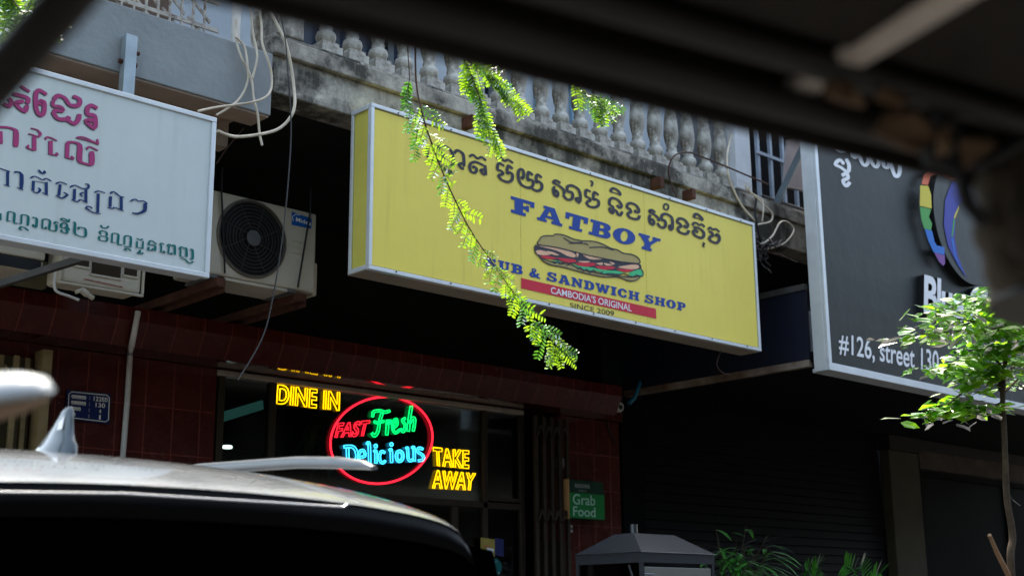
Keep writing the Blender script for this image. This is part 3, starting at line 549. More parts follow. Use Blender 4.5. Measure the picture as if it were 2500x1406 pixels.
R3 = [[(-6,64),(92,96)],[(70,95),(68,230)],[24,(30,214),(92,236)],[(130,102),(162,98),(200,128),(195,262)],[24,(155,240),(216,268)],[(355,80),(395,112),(422,90)],[26,(280,156),(325,138),(395,172),(430,157),(478,186)],[(310,180),(305,275)],[28,(305,280),(345,294),(374,266),(355,246)],[24,(310,182),(430,202)],[(430,192),(430,308)],[24,(390,290),(450,318)],[28,(515,212),(560,192),(625,216)],[(560,215),(547,320)],[30,(520,316),(575,344),(628,310),(590,290)],[28,(650,242),(700,222),(760,252),(820,250),(822,216),(792,210)],[(695,256),(690,360)],[26,(665,355),(720,378),(750,356),(816,390)],[(800,262),(800,380)],[24,(780,290),(747,302),(770,330)],[28,(880,290),(920,276),(980,296)],[(915,300),(910,478)],[28,(940,488),(870,478),(797,432),(830,420),(860,440)],[28,(1025,302),(1060,282),(1110,322),(1160,336)],[(1030,326),(1025,425)],[28,(1000,430),(1050,440),(1070,430),(1152,462)],[(1130,332),(1130,455)],[28,(1215,372),(1260,352),(1290,372),(1340,370),(1375,400)],[(1350,390),(1350,458),(1280,488),(1230,480)]]
R4 = [[(5,130),(5,232)],[(113,105),(105,245)],[(105,245),(160,245)],[(110,106),(170,110),(210,140),(205,265),(260,276)],[(315,150),(310,285)],[(265,276),(310,286)],[(310,151),(380,156),(415,190),(405,312)],[(420,388),(350,336),(300,336),(290,364),(330,376)],[(475,196),(505,191),(540,220),(530,340)],[(530,340),(485,315),(500,296)],[(625,220),(620,350)],[(620,350),(680,356),(660,330)],[(620,220),(690,216),(735,250),(725,360),(770,385),(825,380),(830,290)],[(795,286),(820,256),(860,276)],[(885,220),(940,206),(1020,260)],[(1020,260),(950,246),(885,220)],[(1020,215),(1015,256)],[(910,276),(900,330),(960,346),(990,310),(960,276),(910,276)],[(900,370),(915,405),(985,420),(985,350)],[(985,320),(1028,380)],[(1075,256),(1105,280),(1100,410),(1150,460),(1255,470),(1260,370),(1220,342),(1160,340),(1160,370)]]
R5 = [[(110,110),(140,148),(190,150),(226,126)],[(195,260),(190,210),(130,190),(100,210),(120,240)],[(95,260),(95,310),(150,330),(195,325),(195,276),(110,258)],[(270,225),(265,350)],[(265,350),(315,350)],[(265,226),(320,226),(355,250),(350,370),(410,380)],[(440,260),(435,380)],[(430,261),(500,260),(525,290),(520,400)],[(430,405),(480,405),(540,410)],[(430,450),(480,430),(530,465)],[(430,450),(480,462)],[(600,292),(650,312),(690,302)],[(610,330),(605,410)],[(590,415),(640,420),(700,436)],[(690,330),(685,430)],[(640,450),(650,480),(615,490),(660,505),(696,490)],[(765,345),(810,326),(875,376)],[(772,350),(776,384),(850,390),(855,466)],[(767,410),(765,455),(820,450),(815,430)],[(915,386),(945,361),(976,376)],[(940,386),(935,480)],[(935,480),(985,490),(965,462)],[(1015,400),(1050,376),(1080,396),(1120,392),(1125,520)],[(1045,400),(1035,500)],[(1035,500),(1085,510),(1065,490)],[(1180,440),(1215,411),(1250,431),(1280,431),(1285,550)],[(1202,440),(1200,540)],[(1200,540),(1250,546)],[(1330,450),(1365,452),(1365,570),(1330,570)],[(1200,560),(1260,580),(1320,630),(1380,612)]]
def shift(S, dx, dy): return [[p if isinstance(p, (int, float)) else (p[0] + dx, p[1] + dy) for p in s] for s in S]
yw = YW + .003; zw1, zw3, zw4, zw5 = zpx(0, 190, 3.561), zpx(0, 395, 3.832), zpx(0, 500, 6.067), zpx(225, 530, 5.6)
mb = MB(); strokes(mb, shift(R1, -8, 6), 37, yw, zw1, .0015); strokes(mb, shift(R2, -4, 4), 50, yw, zw1, .0015, ct=True); mb.build('lettering_shadow', m_pinksh, ws)
mb = MB(); strokes(mb, R1, 37, yw, zw1, .0035); strokes(mb, R2, 50, yw, zw1, .0035, ct=True); mb.build('pink_lettering', m_pink, ws)
mb = MB(); strokes(mb, R3, 40, yw, zw3, .003, sm=2, ct=True); mb.build('navy_lettering', m_navy, ws)
mb = MB(); strokes(mb, R4, 42, yw, zw4, .003, ct=True); strokes(mb, R5, 36, yw, zw5, .003, ct=True); mb.build('green_lettering', m_teal, ws)
mb = MB(); p = onY(314, 92, YF - .02); q_ = onY(316, 214, YF - .02); mb.box(p.x - .032, p.x + .032, YF - .06, YF - .006, wz1 - .2, p.z); mb.box(p.x + .02, p.x + .032, YF - .005, YF - .002, wz1, p.z); mb.build('hanger_post', m_steel, ws, bevel=.003)
mb = MB(); p2 = onY(332, 118, YF - .02); mb.tube([(p.x - .05, YF - .03, 4.33), (p.x + .05, YF - .03, 4.33)], .014, 8); mb.tube([(p.x + .02, YF - .03, 4.40), (p.x + .06, YF - .03, 4.40)], .012, 8); mb.build('hanger_bolts', m_rust, ws)
mb = MB(); mb.bar(onY(-60, 712, 6.6), onY(245, 618, YW + .1), .03, .035); mb.build('brace_bar', m_dsteel, ws)

# ---------------------------------------------------------------- air conditioner and meter boxes
YA = 6.8; ac = thing('air_conditioner', (4.2, YA + .15, 3.49), 'cream outdoor air conditioner with black fan on rusty brackets between the two signs', 'air conditioner')
mb = MB(); mb.box(3.86, 4.70, YA, YA + .3, 3.505, 4.03); bd = mb.build('casing', m_cream, ac, bevel=.018)
mb = MB(); c = V((4.222, YA, 3.772)); mb.tube([c + V((.238 * cos(a * pi / 24), -.004, .238 * sin(a * pi / 24))) for a in range(48)], .011, 8, True); mb.build('fan_ring', mat('dark_cream_ring', (.12, .10, .08), .5), ac, smooth=True)
mb = MB(); mb.poly([c + V((.236 * cos(a * pi / 24), -.003, .236 * sin(a * pi / 24))) for a in range(48)]); fg = mb.build('fan_opening', mat('fan_black', (.008, .008, .008), .6), ac)
mb = MB()
for k in range(1, 9): r = .05 + .0225 * k; mb.tube([c + V((r * cos(a * pi / 24), -.016 + .006 * (k % 2), r * sin(a * pi / 24))) for a in range(48)], .0028, 5, True)
for k in range(8): a = k * pi / 4 + .2; mb.tube([c + V((.05 * cos(a), -.014, .05 * sin(a))), c + V((.23 * cos(a + .25), -.012, .23 * sin(a + .25)))], .0028, 5)
mb.build('fan_grille', mat('fan_wire', (.04, .04, .04), .5), ac, smooth=True)
mb = MB(); mb.poly([c + V((.05 * cos(a * pi / 12), -.024, .05 * sin(a * pi / 12))) for a in range(24)]); mb.build('fan_hub', mat('hub_grey', (.10, .10, .10), .5), ac)
mb = MB(); q = quad([(712, 517), (761, 534), (760, 559), (712, 549)], YA - .002); mb.poly([q(0, 1), q(1, 1), q(1, 0), q(0, 0)]); bg_ = mb.build('badge', m_badge, ac)
mb = MB(); q2 = quad([(722, 530), (759, 541), (759, 551), (722, 541)], YA - .002); put_text(mb, 'Midea', q2, .02, .002); mb.build('badge_lettering', m_wht, bg_)
mb = MB(); mb.ribbon(smooth_pts([(716, 540, 0), (714, 530, 0), (722, 524, 0), (732, 526, 0)], 4), 1.6, lambda x, y, o: onY(x, y, YA - .002) + V((0, -o, 0)), .002); mb.build('badge_arc', m_wht, bg_)
mb = MB()
for k in range(3): mb.tube([onY(713, 588 + 14 * k, YA), onY(757 - 3 * k, 596 + 14 * k, YA)], .006, 6)
mb.build('vent_ribs', m_cream, ac, smooth=True)
mb = MB(); mb.box(4.70, 4.745, YA + .04, YA + .27, 3.50, 3.72); mb.build('valve_cover', m_cream, ac, bevel=.015)
mb = MB(); mb.box(3.95, 4.0, YA + .0, YA + .3, 3.485, 3.503); mb.box(4.5, 4.55, YA + .0, YA + .3, 3.485, 3.503); mb.build('foot', m_hub, ac)
for x in (3.98, 4.56):
    mb = MB(); mb.box(x - .004, x + .05, YA - .03, D + .5, 3.43, 3.483); mb.box(x + .05, x + .056, YA - .028, D + .5, 3.40, 3.483); mb.build('bracket', m_rust, ac)
mb = MB(); mb.box(4.05, 4.5, YA + .01, YA + .28, 3.4855, 3.502); mb.build('base_tray', m_cream, ac)
for (a, b) in (((541, 470), (549, 667)), ((757, 520), (727, 702))):
    mb = MB(); mb.tube([onY(a[0] + 2, a[1] - 60, YA - .02), onY(*a, YA - .02), onY((a[0] + b[0]) / 2, (a[1] + b[1]) / 2, YA - .02), onY(*b, YA - .02)], .006, 6); mb.build('strap', m_kcable, ac)
YM = 6.9; mt = thing('meter_box', (3.3, YM + .15, 3.32), 'cream metal meter cabinet with dark windows and red writing under the white sign', 'meter box')
mb = MB(); mb.box(3.075, 3.56, YM, YM + .2, 3.335, 3.95); mb.build('cabinet', m_cream, mt, bevel=.02)
mb = MB(); mb.box(3.06, 3.575, YM - .012, YM + .01, 3.318, 3.334); mb.box(3.06, 3.074, YM - .012, YM + .01, 3.334, 3.95); mb.box(3.561, 3.575, YM - .012, YM + .01, 3.334, 3.95); mb.build('rim', m_cream, mt, bevel=.006)
for (x0, y0, x1, y1) in ((183, 640, 216, 653), (224, 650, 293, 680), (304, 648, 333, 676)):
    a = onY(x0, y0, YM); b = onY(x1, y1, YM); mb = MB(); mb.box(a.x, b.x, YM - .006, YM - .001, b.z, max(a.z, 3.5)); wd = mb.build('window', mat('meter_glass', (.035, .025, .015), .15), mt)
    mb = MB(); mb.box(a.x - .008, b.x + .008, YM - .01, YM - .002, b.z - .012, b.z - .001); mb.build('window_sill', m_cream, wd)
mb = MB(); zm = zpx(0, 600, 5.4075)
strokes(mb, [[9, (x, 437 + (x - 1110) * .215 + rnd.uniform(-9, 6)), (x + 12, 447 + (x - 1110) * .215), (x + 22, 437 + (x - 1110) * .215 + rnd.uniform(-8, 8)), (x + 28, 452 + (x - 1110) * .215)] for x in range(1110, 1610, 30)], 7, YM - .001, zm); mb.build('red_lettering', mat('red_stencil', (.25, .025, .02), .6), mt)
lb = thing('wall_unit', (2.6, 7.0, 3.4), 'cream box with a dark slot half hidden at the left edge under the white sign', 'box')
mb = MB(); a = onY(-120, 610, 7.0); b = onY(104, 720, 7.0); mb.box(a.x, b.x, 7.0, 7.3, 3.46, 3.6); mb.box(a.x, b.x, 7.02, 7.3, 3.39, 3.459); mb.build('casing', m_cream, lb, bevel=.01)
mb = MB(); mb.box(a.x + .02, b.x - .02, 7.006, 7.019, 3.395, 3.455); mb.build('slot', m_blackpl, lb)
mb = MB(); mb.box(a.x, b.x - .02, 7.05, 7.3, 3.39 - .001, 3.3901); 
mb = MB(); a2 = onY(0, 690, 7.35); b2 = onY(110, 715, 7.35); mb.box(a2.x - .5, b2.x, 7.34, 7.4, 3.392, 3.55)
tag(mb.build('board', mat('olive_board', (.16, .14, .08), .8, var=.2)), 'olive board leaning behind the canopy edge under the white sign', 'board')
mb = MB(); mb.tube(smooth_pts([onY(*zm(p), 6.85) for p in ((735, 330), (715, 520), (760, 610), (900, 660), (1040, 715))], 5), .008, 8); tag(mb.build('conduit', m_pipe, smooth=True), 'thin grey conduit curving down beside the meter box', 'conduit')
mb = MB(); mb.tube(smooth_pts([onY(*zm(p), 6.9) for p in ((1000, 610), (1080, 590), (1160, 650), (1240, 695))], 5), [.012] * 5 + [.02] * 5 + [.015] * 5 + [.006], 8); tag(mb.build('rag', m_cream, smooth=True), 'pale crumpled rag lying on the canopy below the meter box', 'rag')

# ---------------------------------------------------------------- wall fittings
mb = MB(); P = [onY(338, 762, yt - .02), onY(322, 846, yb - .015)]; P += [onY(320, 852, D - .03), onY(310, 985, D - .03), onY(300, 1120, D - .03), onY(290, 1300, D - .03)]
P = [onY(337, 760, 7.42), onY(330, 800, 7.42), onY(322, 842, 7.47), onY(318, 862, D - .025), onY(310, 985, D - .025), onY(300, 1110, D - .025), onY(284, 1390, D - .025)]
mb.tube(P, .018, 10); tag(mb.build('drain_pipe', m_pipe, smooth=True), 'narrow pale drain pipe running down the red tiles beside the blue plate', 'pipe')
pl = thing('house_number_plate', tuple(onY(215, 1030, D - .02)), 'small dark blue house number plate on red tiles behind the car', 'plate')
mb = MB(); q = quad([(164, 951), (271, 961), (268, 1035), (160, 1022)], D - .02); P = [q(u, v) for u, v in ((0, 0), (1, 0), (1, 1), (0, 1))]; mb.hexa(P + [p + V((0, .015, 0)) for p in P]); mb.build('plate', m_plate, pl, bevel=.003)
mb = MB(); B = [(.04, .14), (.10, .06), (.9, .06), (.96, .14), (.96, .86), (.9, .94), (.10, .94), (.04, .86)]; mb.tube([q(u, v, .003) for u, v in B], .003, 5, True); mb.build('border', m_platet, pl)
mb = MB()
for k, s in enumerate(('122E0', '130', '4', '1')):
    c0 = .76; wd = (.32, .22, .05, .04)[k]; v1 = .86 - .2 * k
    put_text(mb, s, (lambda c0, wd, v1: lambda u, v, o: q(c0 - wd / 2 + u * wd, v1 - .15 + v * .15, o))(c0, wd, v1), .015, .004)
    put_text(mb, ':', (lambda v1: lambda u, v, o: q(.5 + u * .02, v1 - .12 + v * .09, o))(v1), 0, .004)
    n_ = (6, 6, 4, 2)[k]
    for j in range(n_):
        u0 = .1 + j * .055; S = [(u0, v1 - .1), (u0 + .02, v1 - .02), (u0 + .04, v1 - .06), (u0 + .035, v1 - .13), (u0 + .01, v1 - .12)]
        mb.ribbon(smooth_pts([(a, b, 0) for a, b in S], 3), .022, lambda x, y, o: q(x, y, o), .004 + j * .0001)
mb.build('lettering', m_platet, pl)
cc = thing('security_camera', tuple(onY(1500, 985, D - .1)), 'small white security camera at the corner of the red tiles', 'camera')
mb = MB(); c = onY(1502, 993, D - .12); mb.tube([c + V((.06, .1, .02)), c + V((.05, .06, .01)), c, c + V((-.01, -.06, -.01)), c + V((-.012, -.075, -.012))], [.03, .045, .048, .045, .03], 14); mb.build('housing', m_cctv, cc, smooth=True)
mb = MB(); mb.tube([c + V((-.012, -.07, -.012)), c + V((-.013, -.078, -.013))], .022, 12); mb.build('lens', m_blackpl, cc)
mb = MB(); mb.tube(smooth_pts([c + V((.05, .08, .0)), c + V((.0, .1, -.12)), onY(1500, 1080, D - .01)], 4), .006, 6); mb.build('cable', m_kcable, cc)
mb = MB(); mb.tube([onY(1578, 895, 7.6), onY(1572, 915, 7.6), onY(1548, 972, 7.6), onY(1535, 985, 7.6)], .017, 8); tag(mb.build('water_pipe', m_bpipe, smooth=True), 'short blue plastic pipe above the security camera', 'pipe')
# gates
def gate(x0, x1, z1, y, m, name, lab, n):
    g = thing(name, (x0, y, .15), lab, 'gate'); mb = MB()
    for k in range(n):
        x = x0 + (x1 - x0) * k / (n - 1); dy = .035 if k % 2 else 0; mb.box(x - .016, x + .016, y + dy, y + dy + .03, .2, z1)
    mb.build('slats', m, g, bevel=.003); mb = MB()
    for z in (.5, 1.5, 2.3, z1 - .12):
        if z < z1:
            for k in range(n - 1): a = x0 + (x1 - x0) * k / (n - 1); b = x0 + (x1 - x0) * (k + 1) / (n - 1); mb.bar((a, y - .008, z - .05 + .1 * (k % 2)), (b, y - .008, z + .05 - .1 * (k % 2)), .006, .02)
    mb.build('scissor_links', m, g); return g
g1 = gate(7.50, 7.86, 3.1, D - .12, m_gate, 'folding_gate', 'brown folding metal gate pushed open beside the shop window', 9)
mb = MB(); mb.box(7.56, 7.88, D - .05, D - .02, .2, 2.1); mb.build('lower_sheet', mat('dark_gate_sheet', (.01, .01, .009), .6), g1)
g2 = gate(2.25, 3.36, 3.05, D - .10, m_ygate, 'folding_gate', 'ochre folding metal gate at the left edge behind the car', 15)
mb = MB(); mb.box(2.2, 3.32, D - .045, D - .02, .2, 3.05); mb.build('backing_sheet', mat('dark_ochre_sheet', (.06, .045, .022), .7), g2)
mb = MB(); mb.box(3.34, 3.4, D - .14, D - .02, .2, 3.1); mb.build('gate_post', m_ygate, g2)
# stickers and posters on the glass
ps = thing('poster', tuple(onY(1200, 1355, D + .0)), 'small yellow and navy poster stuck on the shop glass', 'poster')
for nm, c, m in (('yellow_half', [(1174, 1311), (1208, 1316), (1208, 1358), (1174, 1352)], m_poster_y), ('navy_half', [(1208.5, 1312), (1230, 1316), (1230, 1358), (1208.5, 1354)], m_poster_b)):
    q = quad(c, D - .02); mb = MB(); P = [q(0, 0), q(1, 0), q(1, 1), q(0, 1)]; mb.hexa(P + [p + V((0, .004, 0)) for p in P]); mb.build(nm, m, ps)
q = quad([(1176, 1334), (1206, 1338), (1206, 1352), (1176, 1348)], D - .02); mb = MB(); mb.poly([q(.4, 1, .003), q(1, .9, .003), q(.9, .1, .003), q(.4, .1, .003)]); mb.k = 1; mb.poly([q(.1, .3, .0035), q(.6, .3, .0035), q(.6, .15, .0035), q(.1, .15, .0035)]); mb.poly([q(.1, 1.2, .0035), q(.7, 1.2, .0035), q(.7, 1.05, .0035), q(.1, 1.05, .0035)]); mb.build('print', [m_wht, m_red], ps)
stc = thing('round_sticker', tuple(onY(1204, 1400, D + .0)), 'round teal sticker on the shop glass under the poster', 'sticker')
q = quad([(1184, 1358), (1226, 1362), (1224, 1408), (1183, 1405)], D - .02); mb = MB(); P = [q(.5 + .5 * cos(a * pi / 12), .5 + .5 * sin(a * pi / 12)) for a in range(24)]; mb.poly(P); mb.build('disc', m_teals, stc, solid=.003)
mb = MB(); put_text(mb, '24', lambda u, v, o: q(.62 + u * .24, .14 + v * .14, o), .0, .004); mb.tube([q(.5 + .07 * cos(a * pi / 6), .52 + .11 * sin(a * pi / 6), .004) for a in range(12)], .003, 5, True); mb.tube([q(.34, .84, .004), q(.5, .72, .004), q(.66, .84, .004)], .004, 5); mb.build('print', mat('pale_teal_print', (.25, .45, .45), .5), stc)
tgp = thing('wall_notice', tuple(onY(1368, 1130, D - .01)), 'small grey square notice on the tiles right of the folding gate', 'notice')
q = quad([(1358, 1115), (1379, 1118), (1379, 1141), (1358, 1139)], D - .013); mb = MB(); P = [q(0, 0), q(1, 0), q(1, 1), q(0, 1)]; mb.hexa(P + [p + V((0, .012, 0)) for p in P]); mb.build('sheet', mat('grey_notice', (.16, .15, .15), .6, var=.3, scale=40), tgp)
sk_ = thing('wall_switch', tuple(onY(1391, 1290, D - .01)), 'tiny pale switch on the tiles below the green sign', 'switch')
mb = MB(); c = onY(1391, 1290, D); mb.box(c.x - .018, c.x + .018, D - .02, D - .001, c.z - .03, c.z + .03); mb.build('cover', m_cctv, sk_, bevel=.006)
mb = MB(); mb.box(c.x - .008, c.x + .008, D - .026, D - .021, c.z - .012, c.z + .012); mb.build('button', m_hub, sk_)
# green delivery sign (its cartoon figure is left out)
gs = thing('delivery_sign', tuple(onY(1430, 1275, D - .12)), 'small green food delivery sign with a wooden side at the corner of the red tiles', 'sign')
YG = D - .14; c0 = onY(1389, 1168, YG); c1 = onY(1476, 1275, YG); gx0, gx1, gz0, gz1 = c0.x, c1.x, 2.29, 2.605
mb = MB(); mb.box(gx0, gx1, YG, YG + .13, gz0, gz1); mb.build('box', m_gdark, gs, bevel=.003)
mb = MB(); mb.box(gx0 - .012, gx0 - .001, YG - .002, YG + .132, gz0 - .004, gz1 + .004); mb.build('side_board', m_wood, gs)
mb = MB(); gm = gz0 + (gz1 - gz0) * .66; mb.box(gx0 + .002, gx1 - .002, YG - .005, YG - .001, gz0 + .004, gm); mb.build('green_panel', m_ggreen, gs)
def gq(u0, u1, v0, v1): return lambda u, v, o: V((gx0 + (gx1 - gx0) * (u0 + (u1 - u0) * u), YG - .005 - o, gz0 + (gz1 - gz0) * (v0 + (v1 - v0) * v)))
mb = MB(); put_text(mb, 'Grab', gq(.08, .72, .36, .63), .01, .003); put_text(mb, 'Food', gq(.08, .72, .06, .31), .01, .003); mb.build('lettering', mat('mint_lettering', (.35, .55, .42), .5), gs)
mb = MB(); g_ = gq(.16, .62, .70, .92)
for j in range(7):
    u0 = j / 7.5; mb.ribbon(smooth_pts([(u0, .5, 0), (u0 + .03, .9, 0), (u0 + .07, .8, 0), (u0 + .06, .45, 0), (u0 + .1, .5, 0)], 3), .03, g_, -.001 + j * .0001)
put_text(mb, 'WE ARE ON', lambda u, v, o: g_(.2 + u * .5, .0 + v * .2, -.001), 0, .0); mb.build('small_lettering', mat('pale_lettering', (.3, .33, .3), .5), gs)

# ---------------------------------------------------------------- neon signs
zn = zpx(640, 890, 4.261); YN = D + .004; r_ = .004
nd = thing('neon_sign', tuple(onY(750, 1000, YN)), 'yellow neon lettering reading DINE IN at the top of the shop window', 'neon sign')
mb = MB(); neon_text(mb, 'DINE IN', quad([(165, 208), (806, 288), (800, 478), (150, 402)], YN, zn), r_, .022); mb.build('lettering', m_nyel, nd, smooth=True)
na = thing('neon_sign', tuple(onY(1110, 1195, YN)), 'yellow neon lettering reading TAKE AWAY at the right of the red oval', 'neon sign')
mb = MB(); neon_text(mb, 'TAKE', quad([(1778, 858), (2152, 893), (2150, 1078), (1790, 1048)], YN, zn), r_, .022); mb.build('upper_lettering', m_nyel, na, smooth=True)
mb = MB(); neon_text(mb, 'AWAY', quad([(1780, 1092), (2220, 1128), (2200, 1305), (1772, 1285)], YN, zn), r_, .022); mb.build('lower_lettering', m_nyel, na, smooth=True)
no = thing('neon_sign', tuple(onY(930, 1180, YN)), 'red oval neon sign with red, green and blue words inside it', 'neon sign')
mb = MB(); mb.tube([onY(*zn((1241 + 529 * cos(a * pi / 40) - 43 * sin(a * pi / 40) * -1 * -1, 785 + 451 * sin(a * pi / 40))), YN) for a in range(80)], .0075, 8, True); mb.build('oval', m_nred, no, smooth=True)
mb = MB(); neon_text(mb, 'FAST', quad([(792, 608), (1122, 578), (1085, 738), (757, 758)], YN, zn), .0036, .02); mb.build('red_word', m_nred, no, smooth=True)
mb = MB()
for s, h in (([(1150,540),(1160,490),(1220,478),(1280,492),(1328,478)], 11), ([(1250,500),(1222,590),(1205,690),(1172,738),(1142,712)], 12), ([(1165,590),(1205,603),(1268,585)], 10), ([(1305,575),(1302,650),(1296,728)], 13), ([(1305,620),(1330,580),(1345,615)], 8), ([(1362,655),(1402,625),(1395,565),(1362,600),(1360,670),(1390,708),(1432,672)], 10), ([(1490,555),(1460,580),(1488,630),(1470,695),(1440,668)], 10), ([(1552,432),(1535,540),(1518,690)], 13), ([(1535,610),(1568,552),(1588,580),(1572,688)], 11)):
    capsule(mb, s, h, YN, zn, .0041)
mb.build('green_word', m_ngrn, no, smooth=True)
mb = MB()
for s, h in (([(888,870),(893,1020)], 13), ([(850,852),(938,852),(978,898),(984,968),(950,1018),(880,1028)], 13), ([(1012,962),(1068,948),(1060,898),(1028,892),(1003,940),(1012,1008),(1048,1042),(1080,1015)], 10), ([(1090,828),(1112,822),(1120,1030)], 12), ([(1165,905),(1182,900),(1184,1022)], 12), ([(1275,915),(1245,900),(1222,940),(1228,998),(1255,1020),(1282,998)], 10), ([(1325,892),(1342,888),(1347,1015)], 12), ([(1498,872),(1512,868),(1520,975),(1545,998),(1572,980)], 10), ([(1560,868),(1578,864),(1584,1000)], 11), ([(1672,878),(1632,865),(1617,902),(1670,940),(1676,985),(1625,998)], 10)):
    capsule(mb, s, h, YN, zn, .0041)
for (x, y) in ((1182, 845), (1345, 828)): mb.tube([onY(*zn((x + 15 * cos(a * pi / 6), y + 18 * sin(a * pi / 6))), YN) for a in range(12)], .005, 6, True)
capsule(mb, [(1430 + 33 * cos(a * pi / 8), 950 + 52 * sin(a * pi / 8)) for a in range(16)], 11, YN, zn, .005, True)
mb.build('blue_word', m_nblu, no, smooth=True)
# things inside the shop
tl = thing('tube_lamp', tuple(onY(585, 1005, 8.6)), 'dim teal tube lamp seen through the left window pane', 'lamp')
mb = MB(); mb.bar(onY(528, 1022, 8.5), onY(640, 988, 8.9), .02, .07); mb.build('glow_strip', m_tubel, tl)
cl = thing('ceiling_lamp', tuple(onY(555, 1090, 9.0)), 'small bright round lamp behind the left window pane', 'lamp')
mb = MB(); c = onY(555, 1091, 9.0); mb.lathe(c, [(0, -.01), (.035, -.01), (.04, 0), (.035, .012), (0, .015)], 14); mb.build('bulb', m_lampl, cl, smooth=True)
cl2 = thing('ceiling_lamp', tuple(onY(1180, 1240, 8.6)), 'small round lamp behind the glass below TAKE AWAY', 'lamp')
mb = MB(); c = onY(1180, 1241, 8.6); mb.lathe(c, [(0, -.02), (.02, -.015), (.025, 0), (.02, .012), (0, .015)], 12); mb.build('bulb', emit('small_lamp_glow', (.8, .85, .8), .3), cl2, smooth=True)

# ---------------------------------------------------------------- leaves
def leaflet(mb, c, d, nrm, L, W_, bend=.15, six=True):
    s = d.cross(nrm).normalized(); 
    p = [c, c + d * L * .3 + s * W_ * .5, c + d * L * .75 + s * W_ * .42, c + d * L - nrm * L * bend, c + d * L * .75 - s * W_ * .42, c + d * L * .3 - s * W_ * .5]
    n = len(mb.v); mb.v += [tuple(q) for q in p]; mb.f.append((n, n + 1, n + 2, n + 3)); mb.f.append((n, n + 3, n + 4, n + 5)); mb.m += [mb.k, mb.k]
def pinna(mb, tw, c, d, L, ll, nrm, dens=1.0):
    mb.k = 1 if rnd.random() < .28 else 0
    d = d.normalized(); k = max(5, int(L / (ll * .46) * dens)); p = V(c); s = d.cross(nrm).normalized(); nrm = s.cross(d).normalized(); sag = V((0, 0, -1)); P = [V(c)]
    for i in range(k):
        d = (d + sag * .025).normalized(); p = p + d * (L / k); P.append(p.copy()); f = .62 + .5 * sin(pi * (i + .7) / (k + .6)); s = d.cross(nrm).normalized()
        for sg in (-1, 1):
            if rnd.random() < .09: continue
            dd = (s * sg + d * .45 + nrm * rnd.uniform(-.3, .3)).normalized(); leaflet(mb, p, dd, (nrm + s * rnd.uniform(-.45, .45)).normalized(), ll * f * rnd.uniform(.8, 1.15), ll * rnd.uniform(.27, .36))
    tw.tube(P[::2] + [P[-1]], .0011, 4, cap=False)
tam = thing('feathery_leaf_tree', (1.2, 4.6, .15), 'tall street tree with feathery leaves whose sunlit sprays hang in front of the yellow sign', 'tree')
mb = MB(); mb.tube(smooth_pts([(-.6, 4.6, .15), (-.55, 4.6, 1.6), (-.7, 4.5, 3.4), (-.4, 4.2, 5.2), (0, 3.9, 6.3)], 5), [.2, .19, .185, .18, .175, .17, .165, .16, .155, .15, .15, .145, .14, .13, .12, .11, .1, .09, .08, .07, .06], 12); mb.build('trunk', m_bark, tam, smooth=True)
mb = MB(); tips = []
for a, b, c in (((-.3, 4.2, 5.3), (1.6, 4.2, 6.1), (4.0, 3.6, 6.2)), ((-.4, 4.2, 5.2), (1.0, 3.2, 6.2), (3.0, 2.2, 6.6)), ((-.2, 4.1, 5.8), (.6, 2.8, 7.0), (1.6, 1.2, 7.4)), ((-.5, 4.3, 5.0), (-1.6, 3.2, 6.2), (-2.4, 1.6, 6.8)), ((-.5, 4.3, 4.9), (.6, 4.7, 5.5), (2.2, 5.0, 5.7))):
    P = smooth_pts([a, b, c], 6); mb.tube(P, [.06 - .045 * i / (len(P) - 1) for i in range(len(P))], 8); tips += [V(p) for p in P[3:]]
mb.build('limbs', m_bark, tam, smooth=True)
mb = MB(); tw = MB()
for k in range(430):
    b = rnd.choice(tips); c = b + V((rnd.gauss(0, .6), rnd.gauss(0, .5), rnd.gauss(.15, .3)))
    if c.z < 5.3 or (c.y > 4.6 and c.x > 2.3): continue
    for j in range(3): pinna(mb, tw, c, V((rnd.uniform(-1, 1), rnd.uniform(-1, 1), rnd.uniform(-.6, .1))), rnd.uniform(.14, .22), .038, V((rnd.uniform(-.3, .3), rnd.uniform(-.3, .3), 1)), .6)
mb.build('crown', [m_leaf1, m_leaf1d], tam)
def spray(path, Y, ylo, specs, name='hanging_spray', mm=None, ll=.027, rt=.0042):
    P = smooth_pts([onY(x, y, Y + .02 * sin(i * 2.1)) for i, (x, y) in enumerate(path)], 6); P = [V(p) for p in P]
    st = MB(); top = P[0]; st.tube([top + V((-.3, .1, 1.6)), top + V((-.08, .03, .6)), top + V((-.01, .005, .15))] + P, [rt * 2, rt * 1.5, rt * 1.2] + [rt * (1 - .7 * i / len(P)) for i in range(len(P))], 6)
    lf = MB(); tw = MB()
    for (f, dirx, diry, L, lift) in specs:
        k = f * (len(P) - 1); i = min(int(k), len(P) - 2); c = P[i].lerp(P[i + 1], k - i)
        d = AR * dirx - AU * diry + AF * rnd.uniform(-.35, .35); nrm = -AF * rnd.uniform(.45, 1.0) + AU * rnd.uniform(.0, 1.0) + AR * rnd.uniform(-.5, .5)
        pinna(lf, tw, c, d, L, ll * rnd.uniform(.9, 1.1), nrm)
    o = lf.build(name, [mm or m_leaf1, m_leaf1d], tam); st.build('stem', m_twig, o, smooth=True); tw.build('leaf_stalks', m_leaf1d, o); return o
S = []
for i in range(30):
    f = .16 + .84 * i / 29; e = .75 + .25 * (f > .78)
    S.append((f, rnd.uniform(-.5, .05), rnd.uniform(.7, 1.), e * rnd.uniform(.065, .115), 0))
    if rnd.random() < .8: S.append((f, rnd.uniform(.6, 1.), rnd.uniform(.25, .9), e * rnd.uniform(.065, .125), 0))
S += [(1, .9, .3, .09, 0), (1, .2, 1, .09, 0), (.98, -.1, 1, .08, 0)]
